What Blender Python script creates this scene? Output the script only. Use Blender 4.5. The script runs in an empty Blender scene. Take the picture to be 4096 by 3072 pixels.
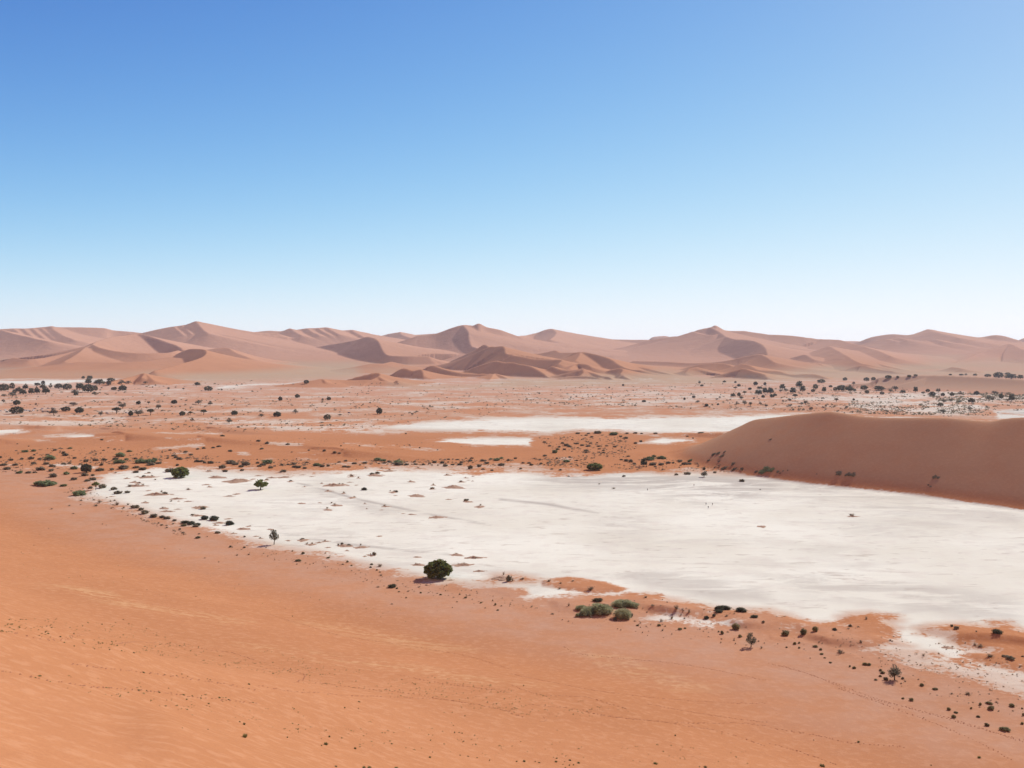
import bpy, bmesh, math, random, time
import numpy as np
from mathutils import Vector, Matrix

T0 = time.time()
scene = bpy.context.scene
COL = scene.collection

# ------------------------------------------------------------------ camera
H = 100.0                       # eye height above the clay pan
FPX = 4000.0                    # focal length in photo pixels (4096 wide)
PITCH = math.atan(146.0 / FPX)
cam_data = bpy.data.cameras.new('camera')
cam_data.sensor_width = 36.0
cam_data.lens = 36.0 * FPX / 4096.0
cam_data.clip_start = 0.5
cam_data.clip_end = 60000.0
cam = bpy.data.objects.new('camera', cam_data)
COL.objects.link(cam)
cam.location = (0, 0, H)
cam.rotation_euler = (math.pi / 2 - PITCH, 0, 0)
scene.camera = cam

# ------------------------------------------------------------------ sky, sun, exposure
SUN_EL = math.radians(38.5)
SUN_AZ = math.radians(43.0)     # clockwise from +Y (view direction) towards +X
world = bpy.data.worlds.new('World')
scene.world = world
world.use_nodes = True
wn = world.node_tree
wn.nodes.clear()
sky = wn.nodes.new('ShaderNodeTexSky')
sky.sky_type = 'NISHITA'
sky.sun_disc = False
sky.sun_elevation = SUN_EL
sky.sun_rotation = SUN_AZ
sky.altitude = 5000.0
sky.air_density = 0.7
sky.dust_density = 6.0
sky.ozone_density = 2.0
bg = wn.nodes.new('ShaderNodeBackground')
bg.inputs['Strength'].default_value = 0.12
wo = wn.nodes.new('ShaderNodeOutputWorld')
sat = wn.nodes.new('ShaderNodeHueSaturation')
sat.inputs['Saturation'].default_value = 1.08
wn.links.new(sky.outputs[0], sat.inputs['Color'])
# the whole sky goes through one soft-shouldered response, as a camera's would, so the bright horizon does not clip
sep = wn.nodes.new('ShaderNodeSeparateColor'); com = wn.nodes.new('ShaderNodeCombineColor')
wn.links.new(sat.outputs[0], sep.inputs[0])
for ch, knee in enumerate((2.1, 2.27, 2.18)):
    pw = wn.nodes.new('ShaderNodeMath'); pw.operation = 'POWER'; pw.inputs[1].default_value = 1.9
    ad = wn.nodes.new('ShaderNodeMath'); ad.operation = 'ADD'; ad.inputs[1].default_value = knee ** 1.9
    dv = wn.nodes.new('ShaderNodeMath'); dv.operation = 'DIVIDE'
    ml = wn.nodes.new('ShaderNodeMath'); ml.operation = 'MULTIPLY'; ml.inputs[1].default_value = 1.065 / 0.12
    wn.links.new(sep.outputs[ch], pw.inputs[0]); wn.links.new(pw.outputs[0], ad.inputs[0])
    wn.links.new(pw.outputs[0], dv.inputs[0]); wn.links.new(ad.outputs[0], dv.inputs[1])
    wn.links.new(dv.outputs[0], ml.inputs[0]); wn.links.new(ml.outputs[0], com.inputs[ch])
wn.links.new(com.outputs[0], bg.inputs[0])
wn.links.new(bg.outputs[0], wo.inputs[0])

sun_data = bpy.data.lights.new('sun', 'SUN')
sun_data.energy = 4.9
sun_data.angle = math.radians(0.53)
sun_data.color = (1.0, 0.955, 0.88)
sun = bpy.data.objects.new('sun', sun_data)
COL.objects.link(sun)
sdir = Vector((math.sin(SUN_AZ) * math.cos(SUN_EL), math.cos(SUN_AZ) * math.cos(SUN_EL), math.sin(SUN_EL)))
sun.rotation_euler = sdir.to_track_quat('Z', 'Y').to_euler()
sun.location = (0, 0, 300)

scene.view_settings.view_transform = 'Standard'
scene.view_settings.look = 'None'
scene.view_settings.gamma = 1.0
scene.view_settings.exposure = 0.0
scene.view_settings.use_curve_mapping = False
scene.cycles.use_denoising = True
scene.cycles.max_bounces = 6
scene.cycles.volume_bounces = 1
scene.cycles.transparent_max_bounces = 8

# ------------------------------------------------------------------ photo pixel <-> world
cP, sP = math.cos(PITCH), math.sin(PITCH)

def ray(px, py):
    """Direction with unit horizontal length through a photo pixel."""
    dx = px - 2048.0
    u = 1536.0 - py
    y = cP * FPX + sP * u
    z = -sP * FPX + cP * u
    hl = math.hypot(dx, y)
    return dx / hl, y / hl, z / hl

def at(px, py, d):
    rx, ry, rz = ray(px, py)
    return rx * d, ry * d, H + rz * d

def project(x, y, z):
    zc = z - H
    f = y * cP - zc * sP
    u = y * sP + zc * cP
    f = np.where(f < 1e-3, 1e-3, f)
    return 2048.0 + x / f * FPX, 1536.0 - u / f * FPX

# ------------------------------------------------------------------ numpy noise
def _hash(ix, iy, seed):
    n = (ix.astype(np.int64) * 374761393 + iy.astype(np.int64) * 668265263 + seed * 974711) & 0x7fffffff
    n = ((n ^ (n >> 13)) * 1274126177) & 0x7fffffff
    n = n ^ (n >> 16)
    return (n & 0xffff) / 65535.0

def vnoise(x, y, seed=0):
    ix = np.floor(x); iy = np.floor(y)
    fx = x - ix; fy = y - iy
    fx = fx * fx * fx * (fx * (fx * 6 - 15) + 10); fy = fy * fy * fy * (fy * (fy * 6 - 15) + 10)
    ix = ix.astype(np.int64); iy = iy.astype(np.int64)
    a = _hash(ix, iy, seed); b = _hash(ix + 1, iy, seed)
    c = _hash(ix, iy + 1, seed); d = _hash(ix + 1, iy + 1, seed)
    return (a + (b - a) * fx) * (1 - fy) + (c + (d - c) * fx) * fy

def fbm(x, y, scale, octaves=4, seed=0):
    x = x / scale; y = y / scale
    s = np.zeros_like(x); amp = 0.5; tot = 0
    for o in range(octaves):
        s += amp * vnoise(x + 17.3 * o, y - 9.1 * o, seed + o); tot += amp
        x = x * 2.03; y = y * 2.03; amp *= 0.5
    return s / tot * 2 - 1      # -1..1

def smooth(a, b, v):
    t = np.clip((v - a) / (b - a), 0, 1)
    return t * t * (3 - 2 * t)

def smax(a, b, k):
    h = np.clip(0.5 + 0.5 * (a - b) / k, 0, 1)
    return b * (1 - h) + a * h + k * h * (1 - h)

def catmull(pts, n=5):
    pts = [np.array(p, float) for p in pts]
    if len(pts) < 3:
        return np.array(pts)
    out = []
    ext = [2 * pts[0] - pts[1]] + pts + [2 * pts[-1] - pts[-2]]
    for i in range(1, len(ext) - 2):
        p0, p1, p2, p3 = ext[i - 1:i + 3]
        for k in range(n):
            t = k / n
            out.append(0.5 * ((2 * p1) + (-p0 + p2) * t + (2 * p0 - 5 * p1 + 4 * p2 - p3) * t * t + (-p0 + 3 * p1 - 3 * p2 + p3) * t ** 3))
    out.append(pts[-1])
    return np.array(out)

# ------------------------------------------------------------------ ridges traced from the photograph, each with its own distance
# panel coordinates: A..D are the four quarters of the photo, zoomed 2.16 times from y = 1250
PX0 = {'A': 0, 'B': 1024, 'C': 2048, 'D': 3072}
def P(panel, zx, zy):
    return PX0[panel] + zx / 2.16, 1250 + zy / 2.16

KD = 1.0
FAR = []      # (name, points3d, slope on the left of travel, slope on the right of travel)
def ridge(panel, pts, d, sl, sr, n=4, lin='L'):
    """pts: (zx, zy[, d]); d: distance used where a point has none. lin: sides that are straight slip faces."""
    w = []
    for p in pts:
        pan = panel
        if isinstance(p[0], str):
            pan, p = p[0], p[1:]
        dd = (p[2] if len(p) > 2 else d) * KD
        px, py = P(pan, p[0], p[1])
        w.append(at(px, py, dd))
    if 'R' in lin: sr = max(sr, .62)
    else: sr = sr * 1.12
    FAR.append((catmull(w, n), sl, sr, lin))

# --- skyline (travel left to right in the picture: right side faces the camera)
ridge('A', [(-500, 190), (-300, 160), (0, 145), (130, 137), (250, 137), (420, 122), (450, 119), (500, 128), (620, 125), (760, 128), (900, 135), (980, 155), (1100, 165), (1220, 178), (1350, 190)], 6500, .3, .33, lin='')
ridge('A', [(450, 120, 6480), (470, 150, 6300), (560, 200, 5900), (650, 240, 5600)], 6500, .2, .3, lin='')
ridge('A', [(0, 150, 6300), (90, 175, 6000), (240, 210, 5650), (420, 248, 5300)], 6000, .2, .38, lin='')
ridge('A', [(1150, 190), (1220, 178), (1440, 127), (1600, 103), (1690, 76), (1750, 85), (1810, 115), (1950, 148), (2080, 158), (2212, 168), (2400, 180)], 5900, .3, .34, lin='')
ridge('A', [(1600, 105, 5880), (1690, 76, 5840), (1705, 90, 5760), (1740, 130, 5600), (1800, 180, 5350)], 5850, .2, .4, lin='')
ridge('B', [(-150, 178), (0, 165), (100, 155), (220, 160), (290, 136), (330, 150), (430, 135), (520, 132), (605, 126), (640, 142), (740, 153), (830, 150), (900, 165), (990, 182), (1060, 202), (1150, 215)], 6300, .3, .34, lin='')
for (x, y) in [(300, 140), (440, 137), (530, 134), (610, 128), (700, 150), (830, 152), (900, 167)]:
    ridge('B', [(x, y, 6290), (x + 45, y + 28, 6080), (x + 100, y + 60, 5850)], 6200, .2, .36, lin='')
for (x, y) in [(120, 142), (200, 140), (280, 138), (360, 135)]:
    ridge('A', [(x, y, 6480), (x + 55, y + 45, 6200), (x + 120, y + 95, 5850)], 6200, .18, .3, lin='')
for (x, y) in [(1500, 120), (1570, 110), (1640, 100), (1740, 92), (1790, 108)]:
    ridge('A', [(x, y, 5880), (x + 40, y + 35, 5700), (x + 85, y + 75, 5480)], 6200, .18, .33, lin='')
ridge('B', [(1000, 215), (1060, 202), (1245, 167), (1340, 190), (1500, 182), (1560, 180), (1700, 200)], 7600, .3, .34, lin='')
ridge('B', [(1245, 167, 7590), (1260, 190, 7300), (1330, 215, 7000)], 7600, .2, .4, lin='')
ridge('B', [(1400, 200), (1560, 182), (1690, 135), (1790, 108), (1875, 115), (1930, 98), (2000, 130), (2110, 150), (2212, 185), (2260, 203)], 5250, .3, .38, lin='')
ridge('B', [(1790, 108, 5250), (1815, 135, 5150), (1840, 170, 5050), (1845, 230, 4930), (1860, 280, 4820), (1890, 298, 4760), (1960, 318, 4680)], 5000, .22, .58, lin='R')
ridge('B', [(2212, 187, 5600), ('C', 60, 203, 6300), ('C', 200, 180), ('C', 300, 145), ('C', 345, 140), ('C', 400, 162), ('C', 460, 165), ('C', 530, 200), ('C', 640, 215), ('C', 850, 230), ('C', 1000, 235), ('C', 1180, 237), ('C', 1300, 240)], 6600, .3, .32, lin='')
ridge('C', [(345, 140, 6580), (385, 170, 6350), (370, 205, 6000), (330, 235, 5650)], 6500, .2, .35, lin='')
ridge('C', [(460, 165, 6590), (450, 190, 6300), (400, 215, 6000)], 6500, .2, .35, lin='')
ridge('C', [(1130, 240), (1180, 232), (1220, 205), (1320, 197), (1370, 208), (1420, 205), (1500, 225)], 9800, .3, .35, lin='')
ridge('C', [(1180, 238), (1300, 220), (1400, 205), (1480, 200), (1600, 150), (1710, 125), (1755, 107), (1800, 130), (1850, 152), (1990, 157), (2050, 165), (2212, 190), ('D', 0, 190), ('D', 170, 197), ('D', 300, 212), ('D', 480, 232), ('D', 600, 235, 5500), ('D', 700, 260, 5200), ('D', 900, 310, 4850), ('D', 1050, 375, 4500)], 5700, .3, .30, lin='')
ridge('C', [(1710, 125, 5680), (1780, 160, 5500), (1850, 205, 5250), (1920, 225, 5080), (2040, 235, 4960), (2130, 260, 4820), (2185, 300, 4680), (2208, 345, 4550), (2212, 370, 4480)], 5000, .22, .50, lin='R')
ridge('C', [(1540, 275, 5450), (1650, 255, 5400), (1750, 230, 5350), (1850, 205, 5250)], 5300, .2, .36, lin='')
ridge('C', [(1560, 165, 5640), (1640, 185, 5500), (1720, 195, 5400), (1780, 185, 5420)], 5500, .2, .3, lin='')
ridge('D', [(560, 252), (640, 243), (700, 240), (810, 245), (900, 260)], 9500, .3, .35, lin='')
ridge('D', [(700, 275), (800, 247), (900, 210), (1060, 185), (1240, 188), (1380, 144), (1500, 165), (1600, 190), (1720, 215), (1850, 212), (1960, 195), (2050, 205), (2150, 235), (2260, 265), (2500, 250)], 7000, .3, .30, lin='')
ridge('D', [(1240, 188, 6900), (1400, 165, 6700), (1500, 185, 6500), (1650, 215, 6200)], 6800, .2, .32, lin='')
ridge('D', [(1380, 144, 6990), (1430, 160, 6800), (1480, 190, 6500)], 6800, .2, .35, lin='')
for (x, y, l) in [(1000, 225, 90), (1110, 215, 80), (1200, 225, 90), (1330, 240, 80), (1420, 225, 90), (1560, 250, 120), (1700, 262, 130)]:
    ridge('D', [(x - l, y + 20, 6250), (x, y, 6200), (x + l, y + 18, 6050)], 6200, .2, .34, lin='')
ridge('D', [(2150, 240), (2212, 212), (2300, 190), (2500, 190)], 9000, .3, .35, lin='')
ridge('D', [(1580, 445, 4700), (1720, 395, 5000), (1850, 345, 5300), (2000, 295, 5500), (2080, 270, 5600), (2140, 292, 5450), (2212, 325, 5250), (2400, 400, 4900)], 5300, .3, .30, lin='')
# --- star dunes in front of the skyline
KD = 0.96
ridge('A', [(1040, 200, 5350), (1180, 183, 5250), (1290, 200, 5150), (1400, 240, 5000), (1500, 272, 4850), (1560, 300, 4680), (1572, 318, 4600)], 5000, .22, .50, lin='R')
ridge('A', [(1180, 183, 5250), (1000, 205, 5100), (870, 240, 4900), (808, 268, 4750), (830, 292, 4620), (900, 312, 4520), (1050, 338, 4440), (1250, 350, 4400), (1450, 344, 4450), (1540, 325, 4550)], 4600, .26, .40, lin='')
ridge('A', [(810, 275, 4720), (740, 305, 4640), (600, 345, 4560), (450, 378, 4480), (250, 402, 4400), (110, 388, 4500)], 4500, .42, .2, lin='')
ridge('A', [(560, 420, 4200), (640, 375, 4300), (690, 345, 4400), (740, 305, 4600)], 4400, .40, .2, lin='')
KD = 0.89
ridge('A', [(1480, 380, 4900), (1560, 340, 4780), (1640, 313, 4640), (1720, 312, 4540), (1770, 322, 4460), (1788, 342, 4380), (1770, 368, 4280), (1700, 400, 4160), (1600, 430, 4050), (1450, 473, 3920), (1320, 503, 3820)], 4300, .27, .56, lin='R')
KD = 0.93
ridge('A', [(1480, 385, 4350), (1300, 418, 4250), (1100, 432, 4200), (900, 430, 4220), (700, 424, 4260)], 4300, .16, .1, lin='')
ridge('A', [(1800, 318, 4800), (1890, 311, 4750), (1970, 310, 4700), (2040, 345, 4600), (2150, 388, 4500)], 4600, .3, .22, lin='')
KD = 0.85
ridge('A', [(960, 600, 3300), (1080, 572, 3420), (1160, 548, 3480), (1245, 524, 3500), (1290, 550, 3420), (1330, 585, 3300)], 3400, .3, .33, lin='')
ridge('A', [(1160, 550, 3490), (1245, 524, 3500), (1230, 560, 3380)], 3400, .25, .5, lin='R')
KD = 1
ridge('B', [(500, 298, 5350), (600, 282, 5250), (700, 265, 5150), (800, 248, 5050), (880, 232, 4970), (950, 210, 4880), (1000, 218, 4800), (1035, 232, 4720), (1065, 272, 4610), (1090, 325, 4500), (1120, 362, 4420), (1180, 372, 4380), (1300, 376, 4360), (1480, 381, 4380)], 4700, .20, .46, lin='R')
KD = 0.9
ridge('B', [(1700, 410, 4820), (1830, 350, 4740), (1900, 318, 4690), (1970, 277, 4640), (2010, 293, 4580)], 4700, .3, .5, lin='R')
KD = 0.87
ridge('B', [(1900, 345, 4600), (2010, 297, 4570), (2060, 296, 4540), (2120, 290, 4500), (2145, 318, 4440), (2152, 348, 4370), (2212, 358, 4330), ('C', 0, 363, 4310), ('C', 100, 378, 4270), ('C', 200, 398, 4240), ('C', 320, 406, 4210), ('C', 400, 404, 4190), ('C', 427, 416, 4140), ('C', 400, 440, 4080)], 4400, .25, .52, lin='R')
KD = 0.865
ridge('B', [(1880, 472, 4180), (1980, 442, 4140), (2070, 420, 4090), (2140, 432, 4040), (2212, 432, 4020), ('C', 60, 445, 3980), ('C', 150, 458, 3930), ('C', 210, 485, 3870), ('C', 270, 520, 3800), ('C', 310, 552, 3740), ('C', 360, 566, 3700)], 4000, .25, .52, lin='R')
KD = 0.83
ridge('B', [(1180, 528, 4020), (1250, 487, 3990), (1290, 480, 3970), (1350, 500, 3930), (1420, 490, 3900), (1440, 520, 3820), (1447, 546, 3760)], 3900, .28, .5, lin='R')
KD = 0.86
ridge('B', [(1400, 505, 4080), (1460, 480, 4060), (1525, 455, 4040), (1600, 480, 3990), (1680, 502, 3930), (1780, 520, 3890), (1900, 526, 3880), (2050, 528, 3860), (2110, 540, 3830)], 4000, .28, .50, lin='R')
KD = 0.93
ridge('B', [(1200, 440, 4350), (1170, 425, 4330), (1100, 440, 4250), (1000, 440, 4250)], 4300, .2, .28, lin='')
KD = 0.77
ridge('B', [(810, 572, 3640), (950, 535, 3620), (1040, 517, 3600), (1073, 530, 3560), (1062, 552, 3510), (1000, 578, 3460)], 3600, .28, .5, lin='R')
ridge('B', [(1062, 552, 3500), (1120, 585, 3440), (1180, 598, 3410), (1218, 584, 3400), (1232, 600, 3370), (1200, 622, 3340)], 3400, .25, .5, lin='R')
ridge('B', [(470, 625, 3330), (520, 595, 3370), (560, 574, 3390), (585, 578, 3370), (604, 596, 3330)], 3350, .3, .5, lin='R')
ridge('B', [(560, 574, 3390), (700, 580, 3420), (850, 583, 3430), (1000, 580, 3430), (1150, 600, 3400), (1260, 605, 3380)], 3400, .2, .18, lin='')
KD = 0.86
ridge('B', [(2000, 600, 3420), (2060, 530, 3780), (2110, 538, 3740), (2180, 570, 3640)], 3600, .25, .3, lin='')
KD = 0.91
ridge('C', [(0, 352, 4750), (200, 356, 4680), (300, 342, 4660), (372, 326, 4640), (420, 345, 4580), (580, 343, 4520)], 4600, .28, .38, lin='')
KD = 0.86
ridge('C', [(540, 345, 4560), (590, 341, 4530), (650, 348, 4490), (730, 366, 4430), (800, 385, 4370), (860, 412, 4290), (905, 442, 4200), (960, 470, 4110), (1020, 490, 4030), (1110, 496, 3980)], 4300, .24, .46, lin='R')
ridge('C', [(540, 412, 4280), (560, 385, 4370), (585, 345, 4520)], 4300, .4, .3, lin='')
KD = 0.835
ridge('C', [(360, 472, 4080), (480, 490, 4010), (540, 452, 4120), (590, 440, 4130), (650, 450, 4090), (682, 472, 4020)], 4100, .25, .48, lin='R')
ridge('C', [(350, 462, 4060), (430, 492, 3990), (520, 498, 3950), (610, 480, 3960)], 4000, .25, .45, lin='R')
ridge('C', [(860, 490, 3960), (930, 479, 3950), (957, 500, 3900), (940, 527, 3840)], 3900, .25, .5, lin='R')
ridge('C', [(480, 520, 3880), (560, 500, 3890), (612, 492, 3880), (622, 520, 3830), (600, 538, 3790)], 3850, .25, .48, lin='R')
ridge('C', [(620, 500, 3900), (700, 520, 3830), (780, 545, 3760), (840, 552, 3720), (880, 575, 3670)], 3750, .28, .48, lin='R')
ridge('C', [(430, 560, 3740), (530, 546, 3760), (640, 546, 3750), (740, 556, 3720)], 3750, .25, .4, lin='R')
ridge('C', [(960, 540, 3800), (1000, 560, 3740), (1040, 576, 3690)], 3700, .25, .48, lin='R')
KD = 0.87
ridge('C', [(870, 440, 4330), (980, 455, 4270), (1100, 470, 4200), (1200, 492, 4120), (1340, 522, 4000)], 4200, .22, .34, lin='')
KD = 0.93
ridge('C', [(1050, 418, 4700), (1300, 424, 4640), (1600, 436, 4540), (1850, 416, 4520), (2000, 386, 4520), (2140, 363, 4500), (2180, 375, 4450), (2212, 392, 4400), ('D', 60, 430, 4300)], 4500, .2, .42, lin='')
KD = 0.89
ridge('C', [(1540, 468, 4330), (1650, 442, 4320), (1750, 434, 4300), (1850, 440, 4260), (1945, 476, 4160)], 4250, .22, .40, lin='')
KD = 0.84
ridge('C', [(1740, 552, 3960), (1850, 522, 3990), (1950, 492, 4000), (2010, 480, 3990), (2080, 502, 3920), (2180, 530, 3840), (2202, 556, 3770)], 3950, .25, .46, lin='R')
KD = 0.87
ridge('C', [(1990, 440, 4260), (2060, 456, 4190), (2130, 490, 4080), (2212, 500, 4030), ('D', 100, 506, 3990), ('D', 200, 532, 3900), ('D', 380, 530, 3880), ('D', 450, 542, 3840), ('D', 540, 572, 3760)], 4000, .22, .40, lin='')
ridge('C', [(1500, 520, 4050), (1535, 482, 4120), (1600, 470, 4150)], 4000, .4, .25, lin='')
ridge('C', [(1740, 578, 3600), (1850, 575, 3600), (1950, 590, 3560)], 3600, .2, .3, lin='')
KD = 0.95
ridge('D', [(530, 288, 5100), (620, 340, 4800), (720, 400, 4480), (790, 435, 4330), (860, 448, 4260)], 4800, .2, .36, lin='')
ridge('D', [(580, 392, 4600), (680, 400, 4530), (760, 425, 4420), (850, 452, 4290)], 4500, .2, .32, lin='')
ridge('D', [(680, 492, 4180), (750, 466, 4220), (830, 456, 4220), (900, 476, 4150), (980, 492, 4080), (1070, 502, 4030)], 4200, .22, .40, lin='')
ridge('D', [(230, 385, 4750), (320, 364, 4740), (360, 385, 4680), (395, 404, 4620)], 4700, .2, .42, lin='')
ridge('D', [(400, 432, 4480), (440, 438, 4450), (475, 458, 4380)], 4400, .2, .42, lin='')
ridge('D', [(330, 440, 4480), (400, 465, 4380), (430, 478, 4320)], 4400, .2, .34, lin='')
ridge('D', [(940, 435, 4500), (1020, 460, 4350), (1120, 482, 4230)], 4400, .2, .34, lin='')
ridge('D', [(1580, 470, 4350), (1640, 478, 4300), (1660, 484, 4270)], 4300, .2, .36, lin='')

KD = 1
# low dune at the right behind the thorn trees
LOW = []
for pts in [[(700, 615, 2700), (860, 608, 2640), (930, 578, 2640), (970, 560, 2640), (1100, 550, 2620), (1380, 541, 2600), (1600, 545, 2580), (1900, 560, 2540), (2212, 580, 2480), (2600, 590, 2420)],
            [(1060, 640, 2480), (1180, 610, 2520), (1280, 590, 2550), (1380, 560, 2590)]]:
    LOW.append((catmull([at(*P('D', p[0], p[1]), p[2]) for p in pts], 4), .3, .42, ''))
# great dune at the right edge of the pan: slip face towards the camera
BIG = []
def q(zx, zy, d):
    return at(3072 + zx / 2.16, 1600 + zy / 2.16, d)
big_pts = [at(2825, 1760, 985), at(2904, 1731, 950), at(2974, 1703, 925), at(3013, 1680, 905), q(0, 155, 885), q(200, 130, 865), q(480, 103, 842), q(580, 104, 836), q(720, 133, 822), q(860, 147, 818), q(1100, 154, 811), q(1400, 154, 803), q(1600, 156, 800), q(1800, 178, 791), q(1930, 183, 785), q(2060, 160, 782), q(2212, 150, 777)]
_a, _b = np.array(big_pts[-5]), np.array(big_pts[-1])
_u = (_b - _a) / np.linalg.norm((_b - _a)[:2])
big_pts += [tuple(_b[:2] + _u[:2] * k) + (zz,) for k, zz in ((20, 52.5), (50, 53), (110, 53.0), (200, 52.0), (350, 50.0), (550, 40.0))]
BIG.append((catmull(big_pts, 5), .5, .625, 'RS'))
# low barchans on the plain
MID = []
def mid(pts, hgt, sl, sr, d=None):
    """crest pixels on the plain, each raised by hgt above it"""
    w = []
    for i, (px, py) in enumerate(pts):
        hh = (hgt[i] if isinstance(hgt, (list, tuple)) else hgt) * (1.3 if py < 2000 else 1.0)
        rx, ry, rz = ray(px, py)
        dd = (H - hh) / -rz
        w.append((rx * dd, ry * dd, hh))
    MID.append((catmull(w, 5), sl, max(sr, .45), 'R'))
mid([(384, 1711), (430, 1712), (480, 1716), (500, 1723)], [.5, 3.6, 3.8, .5], .08, .6)
mid([(436, 1730), (470, 1725), (504, 1734), (530, 1754)], [.5, 5, 6, .5], .08, .6)
mid([(770, 1742), (800, 1742), (824, 1747), (840, 1760)], [.5, 3.8, 4.6, .5], .08, .6)
mid([(820, 1706), (850, 1708), (876, 1714), (898, 1726)], [.5, 4, 4.6, .5], .08, .6)
mid([(940, 1714), (975, 1717), (965, 1726)], [1, 3, .5], .10, .4)
mid([(80, 1700), (150, 1704), (232, 1706), (190, 1716)], [1, 4, 4, .5], .10, .4)
mid([(-60, 1752), (20, 1757), (62, 1768)], [3, 4, .5], .12, .45)
mid([(240, 1754), (280, 1757), (300, 1765)], [1, 3, .5], .12, .4)
mid([(1230, 1789), (1270, 1786), (1340, 1788), (1385, 1799), (1440, 1811)], [1, 3.5, 4, 4, .5], .08, .33)
mid([(2700, 1737), (2790, 1733), (2900, 1731), (2960, 1730)], [.5, 3, 4, 4], .10, .35)
mid([(1500, 1795), (1560, 1793), (1640, 1796)], [.5, 2.4, .5], .08, .25)
mid([(2720, 1622), (2830, 1622), (2880, 1628)], [.5, 4, .5], .08, .3)
mid([(2930, 1628), (3000, 1622), (3050, 1634)], [.5, 5, .5], .08, .3)
mid([(3130, 1622), (3240, 1620), (3330, 1632)], [.5, 5, .5], .08, .3)
mid([(600, 1588), (640, 1583), (690, 1590)], [.5, 6, .5], .1, .3)
mid([(2870, 2489), (2925, 2478), (2962, 2488), (2967, 2506)], [.5, 1.6, 1.6, .3], .08, .5)
mid([(3230, 2538), (3262, 2540), (3330, 2560), (3440, 2585)], [1.2, 1.7, 1.6, .4], .08, .4)
mid([(2560, 2436), (2640, 2428), (2720, 2440), (2790, 2450)], [.5, 1.8, 1.6, .3], .1, .3)
mid([(3800, 2560), (3900, 2540), (4050, 2550), (4150, 2570)], [.3, 2., 2.2, 2], .12, .25)

def eval_ridges(x, y, ridges, base, conc=1.0, reach=2500):
    """Best (largest) ridge surface at each point; -1e3 where none reaches."""
    out = np.full(x.shape, -1e3)
    for line, sl, sr, lin in ridges:
        zmax = line[:, 2].max()
        smin = min(sl, sr)
        R = min(reach, zmax / smin * 2.6 + 60)
        sel = np.nonzero((x > line[:, 0].min() - R) & (x < line[:, 0].max() + R) & (y > line[:, 1].min() - R) & (y < line[:, 1].max() + R))[0]
        if sel.size == 0:
            continue
        X = x[sel]; Y = y[sel]
        best = np.full(X.shape, 1e18); zc = np.zeros_like(X); sg = np.zeros_like(X); zsm = np.zeros_like(X)
        if 'S' in lin:
            seg = np.concatenate([[0], np.cumsum(np.hypot(*np.diff(line[:, :2], axis=0).T))])
            kern = np.exp(-((seg[:, None] - seg[None, :]) / 38.0) ** 2) * np.gradient(seg)[None, :]
            kern /= kern.sum(1, keepdims=True)
            zline = line[:, 2].copy(); sm = kern @ line
            line = sm.copy(); line[:, 2] = zline; zs_line = sm[:, 2]
        else:
            zs_line = line[:, 2]
        for i in range(len(line) - 1):
            ax, ay, az = line[i]; bx, by, bz = line[i + 1]
            ex, ey = bx - ax, by - ay
            L2 = ex * ex + ey * ey + 1e-9
            t = np.clip(((X - ax) * ex + (Y - ay) * ey) / L2, 0, 1)
            dx = X - (ax + ex * t); dy = Y - (ay + ey * t)
            dd = dx * dx + dy * dy
            m = dd < best
            best = np.where(m, dd, best)
            zc = np.where(m, az + (bz - az) * t, zc)
            zsm = np.where(m, zs_line[i] + (zs_line[i + 1] - zs_line[i]) * t, zsm)
            c = ex * dy - ey * dx
            sg = np.where(m, c / (math.sqrt(L2) * np.sqrt(dd) + 1e-6), sg)
        dist = np.sqrt(best)
        sd = np.clip(sg * 1.6, -1, 1)
        s = 0.5 * (sl + sr) + 0.5 * (sl - sr) * sd
        if 'S' in lin: s = s * np.where(sd < 0, .50 + .50 * smooth(10, 48, zsm), 1.0)
        if 'S' in lin: dist = np.sqrt(dist * dist + 9.0) - 3.0
        detail = (zc - zsm) * np.exp(-dist / 16.0)
        hb = np.maximum(zsm - base[sel], 0.3)
        tt = s * dist / hb
        conc_h = hb * np.exp(-tt - 0.30 * tt * tt)     # concave flank that dies out at the base
        slip = hb - s * dist                            # straight slip face
        wl = np.clip(sd if 'L' in lin else (-sd if 'R' in lin else sd * 0), 0, 1) * (lin != '')
        h = conc_h * (1 - wl) + np.maximum(slip, -5) * wl
        zz = base[sel] + h + detail
        ok = zc > base[sel]
        zz = np.where(ok, zz, -1e3)
        out[sel] = np.maximum(out[sel], zz)
    return out

# ------------------------------------------------------------------ foot of the foreground dune
def flat(px, py):
    rx, ry, rz = ray(px, py)
    d = H / -rz
    return rx * d, ry * d
FOOT = np.array([(-1500.0, 1350.0), (-800.0, 950.0)] + [flat(*p) for p in [(0, 1890), (280, 1975), (520, 2070), (800, 2150), (1250, 2240), (1740, 2340), (2230, 2450), (3000, 2575), (3500, 2700), (4096, 2870)]] + [(330.0, 170.0), (560.0, -100.0)])
FOOT = catmull(FOOT, 8)
FOOT_POLY = np.concatenate([FOOT, [(600.0, -3000.0), (-4000.0, -3000.0), (-4000.0, 1350.0)]])

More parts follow.
